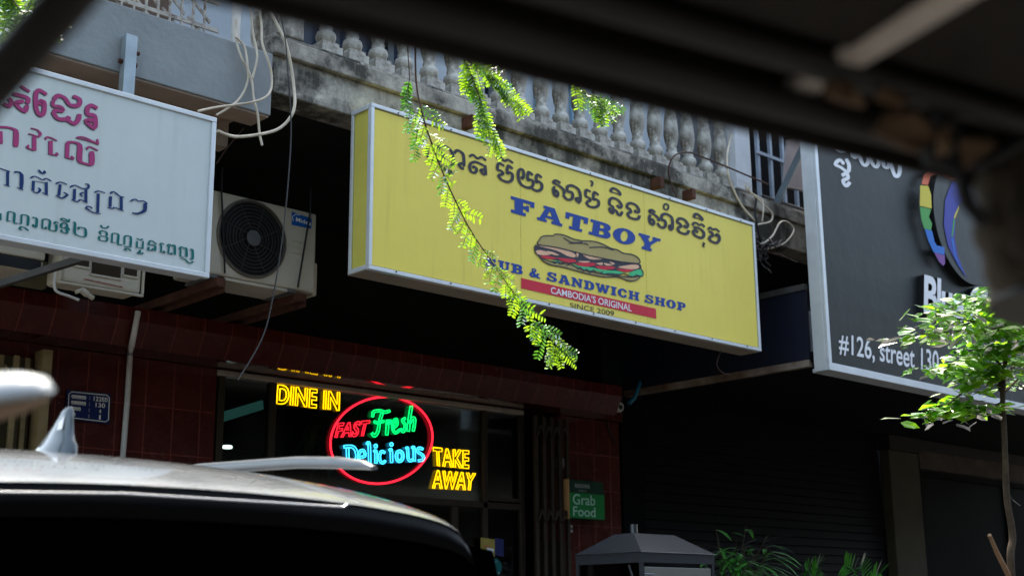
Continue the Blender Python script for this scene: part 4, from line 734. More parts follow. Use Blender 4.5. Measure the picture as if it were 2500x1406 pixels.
spray([(1014, 100), (1016, 200), (1030, 275), (1052, 345), (1083, 426), (1126, 520), (1157, 575), (1196, 633), (1245, 702), (1289, 760), (1328, 809), (1362, 846)], 3.9, 0, S)
S = [(rnd.uniform(.0, 1), rnd.uniform(-.4, .1), 1, rnd.uniform(.10, .15), 0) for i in range(12)]
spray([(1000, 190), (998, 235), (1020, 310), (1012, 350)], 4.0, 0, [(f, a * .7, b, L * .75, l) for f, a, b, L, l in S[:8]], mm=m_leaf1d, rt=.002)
S = [(rnd.uniform(.12, 1), rnd.uniform(-.25, .55), rnd.uniform(.7, 1), rnd.uniform(.075, .125), 0) for i in range(30)]
spray([(1120, 120), (1145, 170), (1168, 230), (1190, 300), (1215, 345)], 3.85, 0, S)
S = [(rnd.uniform(.1, 1), rnd.uniform(.2, 1), rnd.uniform(.1, 1), rnd.uniform(.07, .12), 0) for i in range(30)]
spray([(1140, 140), (1180, 165), (1215, 210), (1255, 240)], 3.85, 0, S)
S = [(rnd.uniform(.0, 1), rnd.uniform(-.2, 1), rnd.uniform(.3, 1), rnd.uniform(.09, .14), 0) for i in range(20)]
spray([(1400, 200), (1425, 225), (1450, 235), (1470, 240)], 3.85, 0, S)
S = [(rnd.uniform(.0, 1), rnd.uniform(-.8, .8), rnd.uniform(.2, 1), rnd.uniform(.10, .16), 0) for i in range(30)]
spray([(-20, -70), (15, -20), (45, 20), (60, 50)], 4.6, 0, S, ll=.034)
S = [(rnd.uniform(.0, 1), rnd.uniform(-.8, .8), rnd.uniform(.2, 1), rnd.uniform(.10, .16), 0) for i in range(30)]
spray([(60, -80), (85, -30), (95, 10), (90, 30)], 4.7, 0, S, ll=.036)

S = [(rnd.uniform(.0, 1), rnd.uniform(-.8, .8), rnd.uniform(.0, 1), rnd.uniform(.10, .17), 0) for i in range(40)]
spray([(-60, -40), (-20, 20), (10, 60), (30, 70)], 4.8, 0, S, ll=.036)
# small glossy tree on the right
YTt = 2.9; z1 = zpx(1800, 700, 1.991); T = lambda p, dy=0.: onY(*z1(p), YTt + dy)
gt = thing('young_tree', tuple(T((1330, 1400)))[:2] + (.15,), 'slim young tree with glossy sunlit leaves in front of the black sign', 'tree')
mb = MB(); b0 = T((1332, 1400)); mb.tube(smooth_pts([V((b0.x, b0.y, .15)), V((b0.x, b0.y, .9)), b0, T((1338, 1210)), T((1310, 1020)), T((1300, 760)), T((1290, 520)), T((1308, 330)), T((1342, 215))], 5), [.020 - .011 * i / 40 for i in range(41)], 10); mb.build('trunk', m_bark, gt, smooth=True)
br = [[(1290, 510), (1240, 410), (1130, 370), (990, 400)], [(1290, 520), (1200, 430), (1040, 560), (930, 620)], [(1310, 330), (1370, 300), (1460, 290)], [(1342, 215), (1280, 215), (1150, 170), (900, 130)], [(1342, 215), (1240, 220), (1080, 215), (880, 235)], [(1342, 215), (1400, 130), (1480, 90)], [(1342, 215), (1330, 130), (1250, 80)], [(1300, 400), (1200, 310), (1090, 320)], [(1290, 520), (1380, 440), (1470, 430)], [(1295, 560), (1180, 600), (1060, 620)], [(1342, 215), (1360, 120), (1420, 60), (1500, 40)], [(1342, 215), (1300, 140), (1180, 60), (1060, 90)], [(1310, 330), (1400, 220), (1480, 180)], [(1300, 420), (1390, 360), (1480, 340)]]
mb = MB(); lf = MB()
for k, B in enumerate(br):
    dy0 = rnd.uniform(-.3, .3); P = [V(p) for p in smooth_pts([T(p, dy0 * i / (len(B) - 1)) for i, p in enumerate(B)], 6)]; mb.tube(P, [.007 - .005 * i / len(P) for i in range(len(P))], 6)
    for i in range(4, len(P)):
        for j in range(9):
            a = rnd.uniform(0, 2 * pi); d = V((cos(a), sin(a), rnd.uniform(-.45, .1))).normalized(); c = P[i] + V((rnd.gauss(0, .04), rnd.gauss(0, .07), rnd.gauss(0, .015)))
            L = rnd.uniform(.05, .10); leaflet(lf, c, d, (V((rnd.gauss(0, .4), rnd.gauss(0, .4), 1)) + AF * -.25).normalized(), L, L * .5, .1)
mb.build('branches', m_bark, gt, smooth=True); lf.build('crown', m_leaf2, gt)
mb = MB(); mb.tube([T((1318, 1400), .0), T((1262, 1290), -.03), T((1226, 1205), -.05)], [.013, .011, .009], 8); mb.build('cut_stub', mat('cut_wood', (.24, .14, .08), .8), gt, smooth=True)
mb = MB(); mb.tube(smooth_pts([T((1325, 1015)), T((1345, 1040)), T((1375, 1062))], 4), .0018, 5); mb.build('tie_wire', m_gcable, gt)
# bamboo-like shrub and palm fronds low on the right
def strap(mb, c, d, L, W_, droop=.5):
    p = V(c); d = d.normalized(); n = 5; A = []; B = []
    for i in range(n + 1):
        f = i / n; s = d.cross(V((0, 0, 1))); s = s.normalized() if s.length > .05 else V((1, 0, 0)); w_ = W_ * (sin(pi * (.12 + .85 * f))) * .5
        A.append(p - s * w_); B.append(p + s * w_); d = (d + V((0, 0, -droop / n))).normalized(); p = p + d * L / n
    mb.grid([A, B])
bsh = thing('bamboo_shrub', tuple(onY(1800, 1406, 6.4))[:2] + (.15,), 'green shrub with narrow bamboo-like leaves behind the steel cart', 'plant')
mb = MB(); st = MB()
for k in range(16):
    b = onY(rnd.uniform(1760, 1840), 1500, 6.4 + rnd.uniform(-.2, .2)); tp = onY(rnd.uniform(1715, 1895), rnd.uniform(1275, 1400), 6.4 + rnd.uniform(-.3, .3)); st.tube([(b.x, b.y, .15), b, tp], [.008, .006, .003], 5)
    for j in range(14):
        c = b.lerp(tp, rnd.uniform(.25, 1)); a = rnd.uniform(0, 2 * pi); strap(mb, c, V((cos(a), sin(a), rnd.uniform(-.1, .7))), rnd.uniform(.2, .36), rnd.uniform(.026, .044), rnd.uniform(.5, 1.1))
mb.build('foliage', m_leaf3, bsh); st.build('stems', m_bark, bsh)
def palm(px, py, Y, lab, n, tips_):
    b = onY(px, py, Y); o = thing('potted_palm', (b.x, b.y, .15), lab, 'plant'); mb = MB(); st = MB()
    for tp in tips_:
        e = onY(*tp, Y); mid = (b + e) / 2 + V((0, 0, .12)); P = [V(p) for p in smooth_pts([V((b.x, b.y, .5)), b, mid, e], 6)]; st.tube(P, [.006] * len(P), 5)
        for i in range(7, len(P)):
            d = (P[i] - P[i - 1]).normalized(); s = d.cross(V((0, 1, .3))).normalized()
            for sg in (-1, 1): strap(mb, P[i], d * .7 + s * sg + V((0, -.2, 0)), .13, .016, .3)
    mb.build('fronds', m_leaf3, o); st.build('stalks', m_leaf3, o)
    mb = MB(); mb.lathe((b.x, b.y, .155), [(0, 0), (.14, 0), (.18, .3), (.17, .3), (.16, .28), (0, .28)], 16); mb.build('pot', m_opp, o, smooth=True)
palm(1990, 1480, 6.6, 'small palm whose frond tip shows low in front of the dark shutter', 2, [(1968, 1392), (1996, 1384)])
palm(2120, 1500, 6.0, 'palm with an arching frond low at the foot of the olive column', 2, [(2062, 1378), (2100, 1384), (2150, 1400)])
ip = thing('indoor_palm', tuple(onY(790, 1120, 8.2))[:2] + (.2,), 'dim drooping palm standing inside the shop behind the neon oval', 'plant')
mb = MB(); st = MB(); b = onY(800, 1180, 8.4)
for (x, y) in ((745, 1060), (760, 1030), (780, 1110), (815, 1100), (840, 1040), (900, 1000), (1000, 1050), (960, 1010)):
    e = onY(x, y, 8.3); P = [V(p) for p in smooth_pts([V((b.x, b.y, 1.)), b, onY((x + 850) / 2, 1005, 8.35), e], 6)]; st.tube(P, .006, 5)
    for i in range(8, len(P)):
        d = (P[i] - P[i - 1]).normalized()
        for sg in (-1, 1): strap(mb, P[i], d + V((sg * .6, -.1, -.5)), .22, .022, .6)
mb.build('fronds', m_leaf4, ip); st.build('stalks', m_leaf4, ip)
mb = MB(); mb.lathe((b.x, b.y, .205), [(0, 0), (.16, 0), (.2, .4), (.18, .4), (.17, .37), (0, .37)], 16); mb.build('pot', m_opp, ip, smooth=True)

# ---------------------------------------------------------------- right neighbour: black bar front
bar_ = thing('bar_front', (8.66, D, .15), 'dark bar frontage with black roller shutter and olive column on the right', 'building')
BX, BY = 8.69, 5.67
def bb(mb, name, m, **k): return mb.build(name, m, k.pop('parent', bar_), **k)
mb = MB(); mb.box(8.66, 8.94, D - .0, D + .2, .15, 3.42); bb(mb, 'side_pier', m_blackwall)
mb = MB(); zs_ = .3
while zs_ < 3.42: mb.hexa([(8.945, D + .06, zs_), (12.9, D + .06, zs_), (12.9, D + .1, zs_), (8.945, D + .1, zs_), (8.945, D + .075, zs_ + .075), (12.9, D + .075, zs_ + .075), (12.9, D + .1, zs_ + .075), (8.945, D + .1, zs_ + .075)]); zs_ += .082
bb(mb, 'roller_shutter', m_shut)
YC = 7.78
xa, xb = onY(2169, 1090, YC).x, onY(2240, 1090, YC).x
mb = MB(); mb.box(xa, xb, YC, D + .1, .15, 3.26); bb(mb, 'column', m_col, bevel=.01)
mb = MB(); mb.box(xa - .02, xb + .02, YC - .03, D + .1, 3.261, 3.42); mb.box(xb + .021, 19, YC - .01, D + .1, 3.3, 3.42); bb(mb, 'lintel', mat('dark_lintel', (.012, .011, .01), .7, var=.3))
mb = MB(); mb.box(xb + .021, 19, YC + .0, D + .1, 3.10, 3.298); bb(mb, 'worn_beam', mat('worn_brown_beam', (.055, .04, .032), .8, var=.5, scale=5))
mb = MB(); mb.box(xb + .021, 19, YC + .02, YC + .07, 3.02, 3.08); mb.box(xb + .021, xb + .08, YC + .02, YC + .07, .15, 3.019); mb.box(xb + 2.0, xb + 2.08, YC + .02, YC + .07, .15, 3.019); ff = bb(mb, 'shopfront_frame', m_blackwall)
mb = MB(); mb.box(xb + .081, xb + 1.999, YC + .04, YC + .05, .15, 3.019); mb.box(xb + 2.081, 19, YC + .04, YC + .05, .15, 3.019); mb.build('glass_pane', mat('dark_shop_glass', (.0035, .0045, .0045), .6, var=.6, scale=.9, spec=.02), ff)
mb = MB(); mb.box(8.7, 17, 5.8, D + .3, 3.425, 3.5); bb(mb, 'soffit', m_blackwall)
mb = MB(); mb.box(8.3, 17, D + .61, D + .7, .15, 4.299); mb.box(8.64, 8.96, D + .205, D + .6, .15, 4.4); bb(mb, 'rear_wall', m_blackwall)
mb = MB(); mb.box(10.26, 19, D + .55, D + .65, 4.3, 9.1); mb.box(10.45, 19, 7.1, D + .65, 9.101, 9.2); bb(mb, 'upper_wall', mat('dark_upper_wall', (.09, .09, .095), .9, var=.2))
mb = MB()
for k in range(6): x = 9.78 + k * .2; mb.box(x, x + .035, 7.0, 7.03, 4.5, 6.5)
for z in (4.75, 5.2, 5.7, 6.2): mb.box(9.74, 11.0, 6.985, 6.999, z, z + .03)
bb(mb, 'window_grille', mat('pale_blue_grille', (.26, .30, .36), .6, var=.15))
mb = MB(); mb.box(9.72, 11.6, 7.2, 7.25, 4.4, 6.6); bb(mb, 'window_opening', m_blackwall)
# the black hanging sign
bs = thing('box_sign', (BX, BY, 3.34), 'tall black box sign with white script and a rainbow face logo', 'sign')
mb = MB(); mb.box(BX + .03, 15.5, BY + .02, BY + .125, 3.37, 6.3); mb.build('cabinet', m_alu, bs)
mb = MB(); mb.box(BX + .03, 15.5, BY + .004, BY + .019, 3.37, 6.3); mb.build('face', m_bluebd, bs)
mb = MB(); mb.box(BX, BX + .04, BY - .006, BY + .018, 3.395, 6.3); mb.box(BX, 15.5, BY - .008, BY + .018, 3.335, 3.394); mb.box(BX - .004, BX + .029, BY + .019, BY + .13, 3.336, 6.3); mb.box(BX + .03, 15.5, BY + .02, BY + .17, 3.338, 3.369); mb.build('trim_frame', m_alu, bs, bevel=.003)
mb = MB(); mb.box(BX + .005, BX + .03, BY + .172, D - .005, 3.44, 4.0); mb.build('side_fascia', m_navybd, bs)
mb = MB(); mb.box(BX - .006, BX + .04, BY + .172, D - .01, 4.001, 4.05); mb.build('side_top_trim', m_dsteel, bs)
mb = MB(); mb.box(BX - .01, BX + .04, BY + .172, D - .02, 3.385, 3.439); mb.build('side_bottom_trim', mat('worn_trim', (.24, .19, .15), .5, .2, var=.3, scale=4, dirt_or_light=(.11, .045, .02), dirt_or_light_lo=.45, dirt_or_light_hi=.62), bs)
z5 = zpx(1800, 350, 2.163); yb_ = BY + .004
mb = MB(); strokes(mb, [[(505, -10), (520, 25), (545, 42), (572, 30), (580, 0)], [(572, 82), (588, 115), (582, 152), (545, 128), (516, 112), (540, 88), (562, 112)], [(550, 172), (575, 160), (582, 185), (557, 198), (572, 226), (594, 205)], [(598, 0), (605, 60), (622, 74), (632, 40)], [(632, 30), (662, 112), (690, 98), (690, 20)], [(692, 60), (722, 122), (745, 105), (742, 10)], [(762, 20), (770, 110), (785, 128), (800, 110), (802, 20)], [(802, 75), (830, 172), (856, 150), (858, 20)]], 19, yb_, z5, .003)
mb.build('script_lettering', m_wht, bs)
mb = MB(); put_text(mb, '#126, street 130', quad([(535, 1000), (1062, 1095), (1062, 1235), (535, 1120)], yb_, z5), .012, .003); mb.build('address_lettering', m_wht, bs)
vs, fs = text('Blue Chilli', .03, .92, 5); nv = norm(vs)
qn = quad([(988, 690), (1445, 800), (1445, 1012), (985, 900)], BY - .05, z5)
mb = MB(); n = len(mb.v); mb.v += [tuple(qn(u, v, .0)) for u, v in nv]; mb.f += fs; mb.m += [0] * len(fs); rl_ = mb.build('raised_lettering', m_wht, bs)
mb = MB()
for L in loops_of([(a, b) for a, b in nv], fs): A = [qn(u, v, -.001) for u, v in L]; A.append(A[0]); mb.grid([A, [p + V((0, .052, 0)) for p in A]])
mb.build('letter_sides', m_blackpl, rl_)
LC, LR, LY = V((10.98, 0, 4.955)), .575, BY - .06
lo = MB(); P = [V((LC.x + LR * cos(a * pi / 36), LY, LC.z + LR * sin(a * pi / 36))) for a in range(72)]; lo.grid([P + [P[0]], [p + V((0, .062, 0)) for p in P + [P[0]]]]); lo.k = 1; lo.poly(P); lg = lo.build('logo_disc', [m_blackpl, m_bluebd], bs)
mp5 = lambda x, y, o: onY(*z5((x, y)), LY) + V((0, -o, 0))
for i, (m, L) in enumerate(((m_ror, [(972,216),(985,165),(1010,142),(1040,132),(1120,150),(1165,190),(1140,193),(1060,160),(1020,172),(1006,222)]), (m_rred, [(1010,140),(1060,118),(1140,122),(1172,160),(1165,190),(1120,150),(1040,132)]), (m_ryel, [(965,222),(1008,226),(1012,240),(1022,270),(1025,345),(962,330)]), (m_rgrn, [(962,335),(1022,348),(1010,390),(1027,425),(1022,460),(985,450),(970,400)]), (m_rblu, [(988,452),(1027,462),(1040,520),(1052,540),(1092,548),(1092,590),(1035,575),(1005,510)]), (m_rpur, [(1038,577),(1094,592),(1095,635),(1085,648),(1060,620)]), (m_rhair, [(1135,195),(1160,215),(1200,290),(1170,320),(1150,390),(1145,500),(1165,600),(1210,715),(1160,640),(1110,540),(1088,430),(1095,300)]), (m_ryel, [(1168,330),(1148,372),(1140,396),(1148,396),(1170,340)]), (m_rgrn, [(1139,400),(1128,490),(1135,497),(1147,400)]), (m_rblu, [(1127,502),(1145,600),(1200,700),(1152,600),(1137,500)]), (m_ryel, [(1300,390),(1330,400),(1325,445),(1300,430)]))):
    mb = MB(); put_poly(mb, [L], mp5, .002 + .0004 * i); mb.build('colour_field', m, lg)
mb = MB(); mb.bar(onY(1872, 545, 6.3), onY(1965, 350, 6.0), .05, .05); mb.build('stay_bar', mat('blue_grey_stay', (.10, .12, .135), .5, .3), bs)
mb = MB(); mb.bar(onY(1862, 480, 7.0), onY(1975, 518, 6.2), .03, .03); mb.bar(onY(1945, 535, 6.6), onY(1985, 512, 5.9), .03, .03); mb.build('rear_struts', m_dsteel, bs)
mb = MB(); q = quad([(1925, 340), (1985, 345), (1978, 470), (1915, 455)], 6.6); P = [q(0, 0), q(1, 0), q(1, 1), q(0, 1)]; mb.hexa(P + [p + V((0, .03, 0)) for p in P]); tag(mb.build('board', m_panel), 'pinkish board standing behind the top left of the black sign', 'board')

# ---------------------------------------------------------------- cables
z1c = zpx(0, 0, 3.125); z6 = zpx(1600, 330, 3.8)
def cable(pts, Y, r, m, lab, tf, group=None, dy=None):
    mb = MB(); P = smooth_pts([onY(*tf(p), Y + (dy[i] if dy else .012 * sin(i * 1.7))) for i, p in enumerate(pts)], 6); mb.tube(P, r, 7); o = mb.build('cable', m, smooth=True); tag(o, lab, 'cable', group); return o
gc = 'loose cables on the balcony fronts'
cable([(1800,150),(1800,230),(1812,350),(1850,460),(1890,530),(1920,620),(1935,750),(1965,870),(1980,1020),(2000,1110)], YF - .03, .007, m_cable, 'cream cable falling down the grey fascia to a frayed dark end', z1c, gc)
cable([(1795,280),(1860,350),(1880,430),(1890,520),(1888,620),(1850,720),(1780,800),(1650,880)], YF - .05, .0065, m_cable, 'cream cable bowing down the grey fascia to the sign corner', z1c, gc)
cable([(1910,60),(1930,250),(1955,370),(1960,460),(1925,600)], YF - .07, .0065, m_cable, 'short cream cable joining the bundle from above', z1c, gc)
cable([(1975,40),(1995,200),(2000,330),(2040,450),(2070,560),(2070,670),(2030,740),(1930,780),(1800,800),(1650,820),(1510,850)], YF - .09, .007, m_cable, 'cream cable turning left across the grey fascia end', z1c, gc)
cable([(2040,20),(2065,90),(2120,200),(2180,330),(2220,500),(2240,650),(2250,780),(2230,870),(2170,950),(2090,1000),(1960,1030),(1820,1045),(1730,1030),(1660,1000)], YF - .12, .009, m_cable, 'thickest cream cable looping low to the right of the grey fascia', z1c, gc)
cable([(2120,0),(2140,110),(2180,330),(2200,600),(2215,800),(2220,1050),(2195,1430),(2150,1850),(2080,2280),(2000,2580),(1815,2900)], 5.9, .004, m_gcable, 'long thin grey wire hanging past the air conditioner', z1c, gc)
cable([(1860,980),(1740,1120),(1650,1250)], 6.5, .005, m_bcable, 'short brown wire in the gap right of the white sign', z1c, gc)
cable([(700,-20),(690,60),(665,200),(680,380),(740,540),(820,680),(930,800)], YB - .05, .009, m_cable, 'pale cable running down the white corner post to the sign', z6, gc)
cable([(200,580),(140,430),(125,300),(180,190),(300,160),(450,210),(700,310),(1050,460)], YB - .06, .007, m_bcable, 'dark brown cable arching over the right balusters', z6, gc)
cable([(850,450),(840,490),(900,540),(1000,640),(1080,720),(1070,800),(950,830)], YB - .08, .0075, m_cable, 'pale cable looped in a hook right of the corner post', z6, gc)
cable([(960,1020),(1010,1000),(1090,930),(1150,820),(1210,800),(1280,860),(1270,920),(1200,1000),(1100,1040),(1010,1060)], YB - .10, .008, m_cable, 'pale cable in a wide rounded loop above the navy fascia', z6, gc)
cable([(920,500),(935,600),(925,700),(945,850),(980,1000)], YB - .07, .008, m_kcable, 'black cable hanging straight beside the sign corner', z6, gc)
cable([(870,480),(880,530),(990,600),(1000,720),(990,800)], YB - .09, .0065, m_cable, 'thin pale cable in a tight bend under the corner post', z6, gc)
cable([(940,1050),(1050,1090),(1150,1110),(1240,1150),(1310,1180)], YB - .1, .007, m_bcable, 'brown cable trailing right from the tangle', z6, gc)
mb = MB()
for k in range(26):
    c = V((950, 1030)); P = [(c.x + rnd.gauss(0, 20), c.y + rnd.gauss(0, 20))]
    for j in range(4): P.append((P[-1][0] + rnd.gauss(18, 45), P[-1][1] + rnd.gauss(14, 45)))
    mb.tube(smooth_pts([onY(*z6(p), YB - .05 - rnd.uniform(0, .12)) for p in P], 4), rnd.choice((.004, .006, .007)), 5)
tag(mb.build('cable_tangle', m_kcable), 'tangle of dark wires behind the right end of the yellow sign', 'cable tangle')
mb = MB(); mb.tube(smooth_pts([onY(*p, 6.05) for p in ((1760, 855), (1750, 890), (1765, 910), (1782, 913))], 5), .004, 6); tag(mb.build('cable', m_bcable, smooth=True), 'short wire curling below the right end of the yellow sign', 'cable', gc)
cable([(370, 470), (500, 520), (650, 570), (800, 600), (950, 640)], YF + .25, .012, m_kcable, 'black cable bundle under the grey fascia', z1c, gc)
cable([(1020, 670), (1200, 720), (1400, 780), (1600, 850), (1900, 930)], YF + .25, .014, m_kcable, 'black cable bundle running right under the fascia end', z1c, gc)

# ---------------------------------------------------------------- steel food cart
ct = thing('food_cart', (6.4, 5.6, .15), 'stainless steel food cart with a hipped hood and short chimney', 'cart')
c0 = at(1566, 1346, 7.9); cx0, cy0, cz = c0.x, c0.y, c0.z; cx1 = onY(1743, 1345, cy0).x; cy1 = onX(1405, 1348, cx0).y
zr = cz + .125; mx_, my_ = .22 * (cx1 - cx0), .35 * (cy1 - cy0)
mb = MB(); A = [(cx0 - .01, cy0 - .01, cz), (cx1 + .01, cy0 - .01, cz), (cx1 + .01, cy1 + .01, cz), (cx0 - .01, cy1 + .01, cz)]; B = [(cx0 + mx_, cy0 + my_, zr), (cx1 - mx_, cy0 + my_, zr), (cx1 - mx_, cy1 - my_, zr), (cx0 + mx_, cy1 - my_, zr)]
mb.hexa(A + B); mb.build('hood', m_inox, ct, bevel=.004)
mb = MB(); mb.tube([((cx0 + cx1) / 2 - .1, (cy0 + cy1) / 2, zr - .01), ((cx0 + cx1) / 2 - .1, (cy0 + cy1) / 2, zr + .06)], .024, 12); mb.build('chimney', m_inox, ct, smooth=True)
mb = MB(); mb.box(cx0, cx1, cy0, cy0 + .02, cz - .06, cz - .002); mb.box(cx0, cx0 + .02, cy0 + .021, cy1, cz - .06, cz - .002)
for x in (cx0, cx1 - .022): mb.box(x, x + .022, cy0 + .002, cy0 + .022, .95, cz - .061)
mb.box(cx0 + .002, cx0 + .022, cy1 - .022, cy1, .95, cz - .061); mb.build('frame', m_inox, ct)
mb = MB(); mb.box(cx0 + .03, cx1 - .03, cy0 + .006, cy0 + .018, .95, cz - .085); dr = mb.build('door', m_inoxd, ct, bevel=.004)
mb = MB(); mb.tube([(cx0 + .0, cy0 - .015, cz - .13), (cx0 + .09, cy0 - .015, cz - .13)], .006, 6); mb.tube([(cx0 - .14, cy0 - .02, cz - .08), (cx0 - .09, cy0 - .03, cz - .22)], .007, 6); mb.build('latch', m_inox, dr)
mb = MB(); mb.box(cx0 + .006, cx0 + .012, cy0 + .03, cy1 - .03, .95, cz - .061); mb.build('side_glass', m_dglass, ct)
mb = MB(); mb.box(cx0, cx1, cy0, cy1, .5, .948); mb.build('counter', m_inoxd, ct, bevel=.01)
mb = MB(); mb.box(cx0 + .05, cx1 - .05, cy1 - .02, cy1, .95, cz - .1); mb.build('back_panel', m_inoxd, ct)
for x, y in ((cx0 + .08, cy0 + .06), (cx1 - .08, cy0 + .06), (cx0 + .08, cy1 - .06), (cx1 - .08, cy1 - .06)):
    mb = MB(); mb.tube([(x, y, .3), (x, y, .5)], .02, 8); mb.lathe((x, y - .03, .15), [(0, .0)] * 1 + [(.0, .0)], 4) if False else None; mb.tube([(x - .015, y, .3), (x + .015, y, .3)], .15, 20); mb.build('wheel', m_rubber, ct)

# ---------------------------------------------------------------- parked car, rear towards us
car = thing('parked_car', (1.38, 2.5, .0), 'silver car with a shark fin aerial parked with its dark rear window towards the street', 'car')
CX, CY = 1.40, 2.45
def ring(v, zt, wr, crown, belt, wb, zs=.32):
    """half section from the roof centre to the sill"""
    H_ = [(0, zt), (wr * .3, zt - crown * .06), (wr * .6, zt - crown * .28), (wr * .82, zt - crown * .6), (wr * .95, zt - crown * .95), (wr * 1.02, zt - crown * 1.35), (wr * 1.06, zt - crown * 2.0)]
    e = H_[-1]
    for f in (.3, .65, 1): H_.append((e[0] + (wb - e[0]) * f ** .8, e[1] + (belt - e[1]) * f))
    H_ += [(wb + .02, belt - .15), (wb + .02, .7), (wb - .02, zs), (wb - .14, zs - .06)]
    full = [(-x, z) for x, z in H_[::-1]] + H_[1:]
    return [(CX + x, CY + v, z) for x, z in full]
ST = [(.0, 1.766, .715, .045, 1.12, .86), (.04, 1.784, .735, .045, 1.12, .865), (.14, 1.815, .755, .05, 1.11, .875), (.3, 1.856, .765, .055, 1.10, .885), (.55, 1.892, .77, .06, 1.09, .9), (.9, 1.922, .77, .06, 1.08, .925), (1.4, 1.93, .765, .06, 1.07, .925), (2.0, 1.90, .755, .06, 1.05, .925), (2.5, 1.80, .70, .07, 1.04, .92), (3.1, 1.3, .70, .1, 1.0, .9), (3.3, 1.12, .74, .08, .97, .88), (3.9, 1.02, .72, .1, .86, .84), (4.15, .85, .62, .12, .66, .7)]
mb = MB(); mb.grid([ring(*s) for s in ST]); 
bdy = mb.build('body', m_car, car, smooth=True)
md = bdy.modifiers.new('sub', 'SUBSURF'); md.levels = 1; md.render_levels = 2
# tailgate: trim under the spoiler edge, glass, panel, lamps
def rear(z, extra=0.): return CY + .02 - (1.74 - z) * .32 - extra
hw = lambda z: .665
R0 = ring(*ST[0]); mid = len(R0) // 2; TP = [(p[0] - CX, p[2]) for p in R0[mid - 6:mid + 7]]
def rearrow(t, dy): return [(CX + x * (1 - t) + x / .758 * .855 * t, CY + .016 - .17 * t - .012 + dy, (z - .003) * (1 - t) + 1.12 * t) for x, z in TP]
def wrap(row, t): return [(row[0][0] + .002 - .075 * t, row[0][1] + .03, row[0][2] - .01)] + row + [(row[-1][0] - .002 + .075 * t, row[-1][1] + .03, row[-1][2] - .01)]
mb = MB(); mb.grid([rearrow(0, .0), rearrow(.03, -.002), rearrow(.10, -.004), rearrow(.101, .008)]); mb.build('spoiler_underside', m_carblk, car, smooth=True)
mb = MB(); mb.grid([wrap(rearrow(t, .004), t) for t in (.06, .2, .4, .7, 1.)]); mb.build('rear_window', m_carglass, car, smooth=True)
mb = MB(); rows = []
for z, e in ((1.118, 0), (.95, .05), (.75, .06), (.55, .08), (.35, .0)):
    rows.append([(CX + .9 * u, rear(1.12) + .08 * u * u - e, z) for u in [k / 8 - 1 for k in range(17)]])
mb.grid(rows); mb.build('tailgate', m_car, car, smooth=True)
for s in (-1, 1):
    mb = MB(); mb.grid([[(CX + s * (.62 + .0 * k), rear(1.12) - .055 + .02, z) for z in (1.08, .82)] for k in (0,)] + [[(CX + s * x, rear(1.12) - .05 + d, z) for z in (1.09, .80)] for x, d in ((.75, .03), (.88, .1), (.935, .3))]); mb.build('tail_lamp', m_tail, car, smooth=True)
mb = MB(); cr = [onY(-200, 1199, CY - .05), onY(300, 1205, CY - .05), onY(700, 1229, CY - .05), onY(838, 1238, CY - .05), onY(850, 1230, CY - .05)]
mb.tube(cr, .0032, 8); mb.build('chrome_strip', m_chrome, car, smooth=True)
mb = MB()
fy = 2.98; f0 = onY(74, 1106, fy); f1 = onY(188, 1110, fy); ft = onY(152, 1010, fy); L_ = .17; fx = (f0.x + f1.x) / 2 + .01; fz = 1.883; rows = []
fh = .105
for h, y0, y1, wd in ((-.03, -.088, .145, .03), (.010, -.086, .142, .028), (.024, -.074, .112, .022), (.045, -.066, .072, .017), (.07, -.062, .032, .013), (.094, -.06, -.002, .010), (.103, -.052, -.018, .004)):
    cyy = fy; n_ = 20; ring_ = []
    for k in range(n_):
        a = 2 * pi * k / n_; yy = (y0 + y1) / 2 + (y1 - y0) / 2 * cos(a); xx = wd * sin(a) * (1 if cos(a) < 0 else 1 - .5 * cos(a)); ring_.append((fx + xx, cyy + yy, fz + h))
    rows.append(ring_)
mb.grid(rows, True); fin = mb.build('roof_aerial', mat('grey_aerial_paint', (.06, .07, .075), .3, .2, coat=.6), car, smooth=True)
mb = MB(); mb.poly([(fx - .0155, fy - .045, fz + .05), (fx - .0155, fy - .02, fz + .05), (fx - .0095, fy - .02, fz + .085), (fx - .0095, fy - .04, fz + .085)]); mb.build('sticker', m_wht, fin, solid=.001)
for s in (-1, 1):
    mb = MB(); rows = []; 
    for v, z, w_, h_ in ((.17, 1.862, .012, .005), (.21, 1.873, .018, .012), (.32, 1.888, .02, .016), (.5, 1.905, .02, .016), (1.0, 1.93, .02, .016), (1.7, 1.935, .02, .016), (2.1, 1.915, .02, .014), (2.3, 1.88, .016, .008)):
        c = V((CX + s * .60, CY + v, z)); rows.append([c + V((w_ * cos(a * pi / 5), 0, h_ * sin(a * pi / 5))) for a in range(10)])
    mb.grid(rows, True); mb.poly(rows[0]); rr = mb.build('roof_rail', m_rail, car, smooth=True)
    mb = MB()
    for v, zz in ((1.0, 1.895), (1.5, 1.9), (2.0, 1.875)):
        mb = MB(); mb.box(CX + s * .60 - .012, CX + s * .60 + .012, CY + v - .05, CY + v + .05, zz - .05, zz + .03); mb.build('rail_foot', m_carblk, rr)
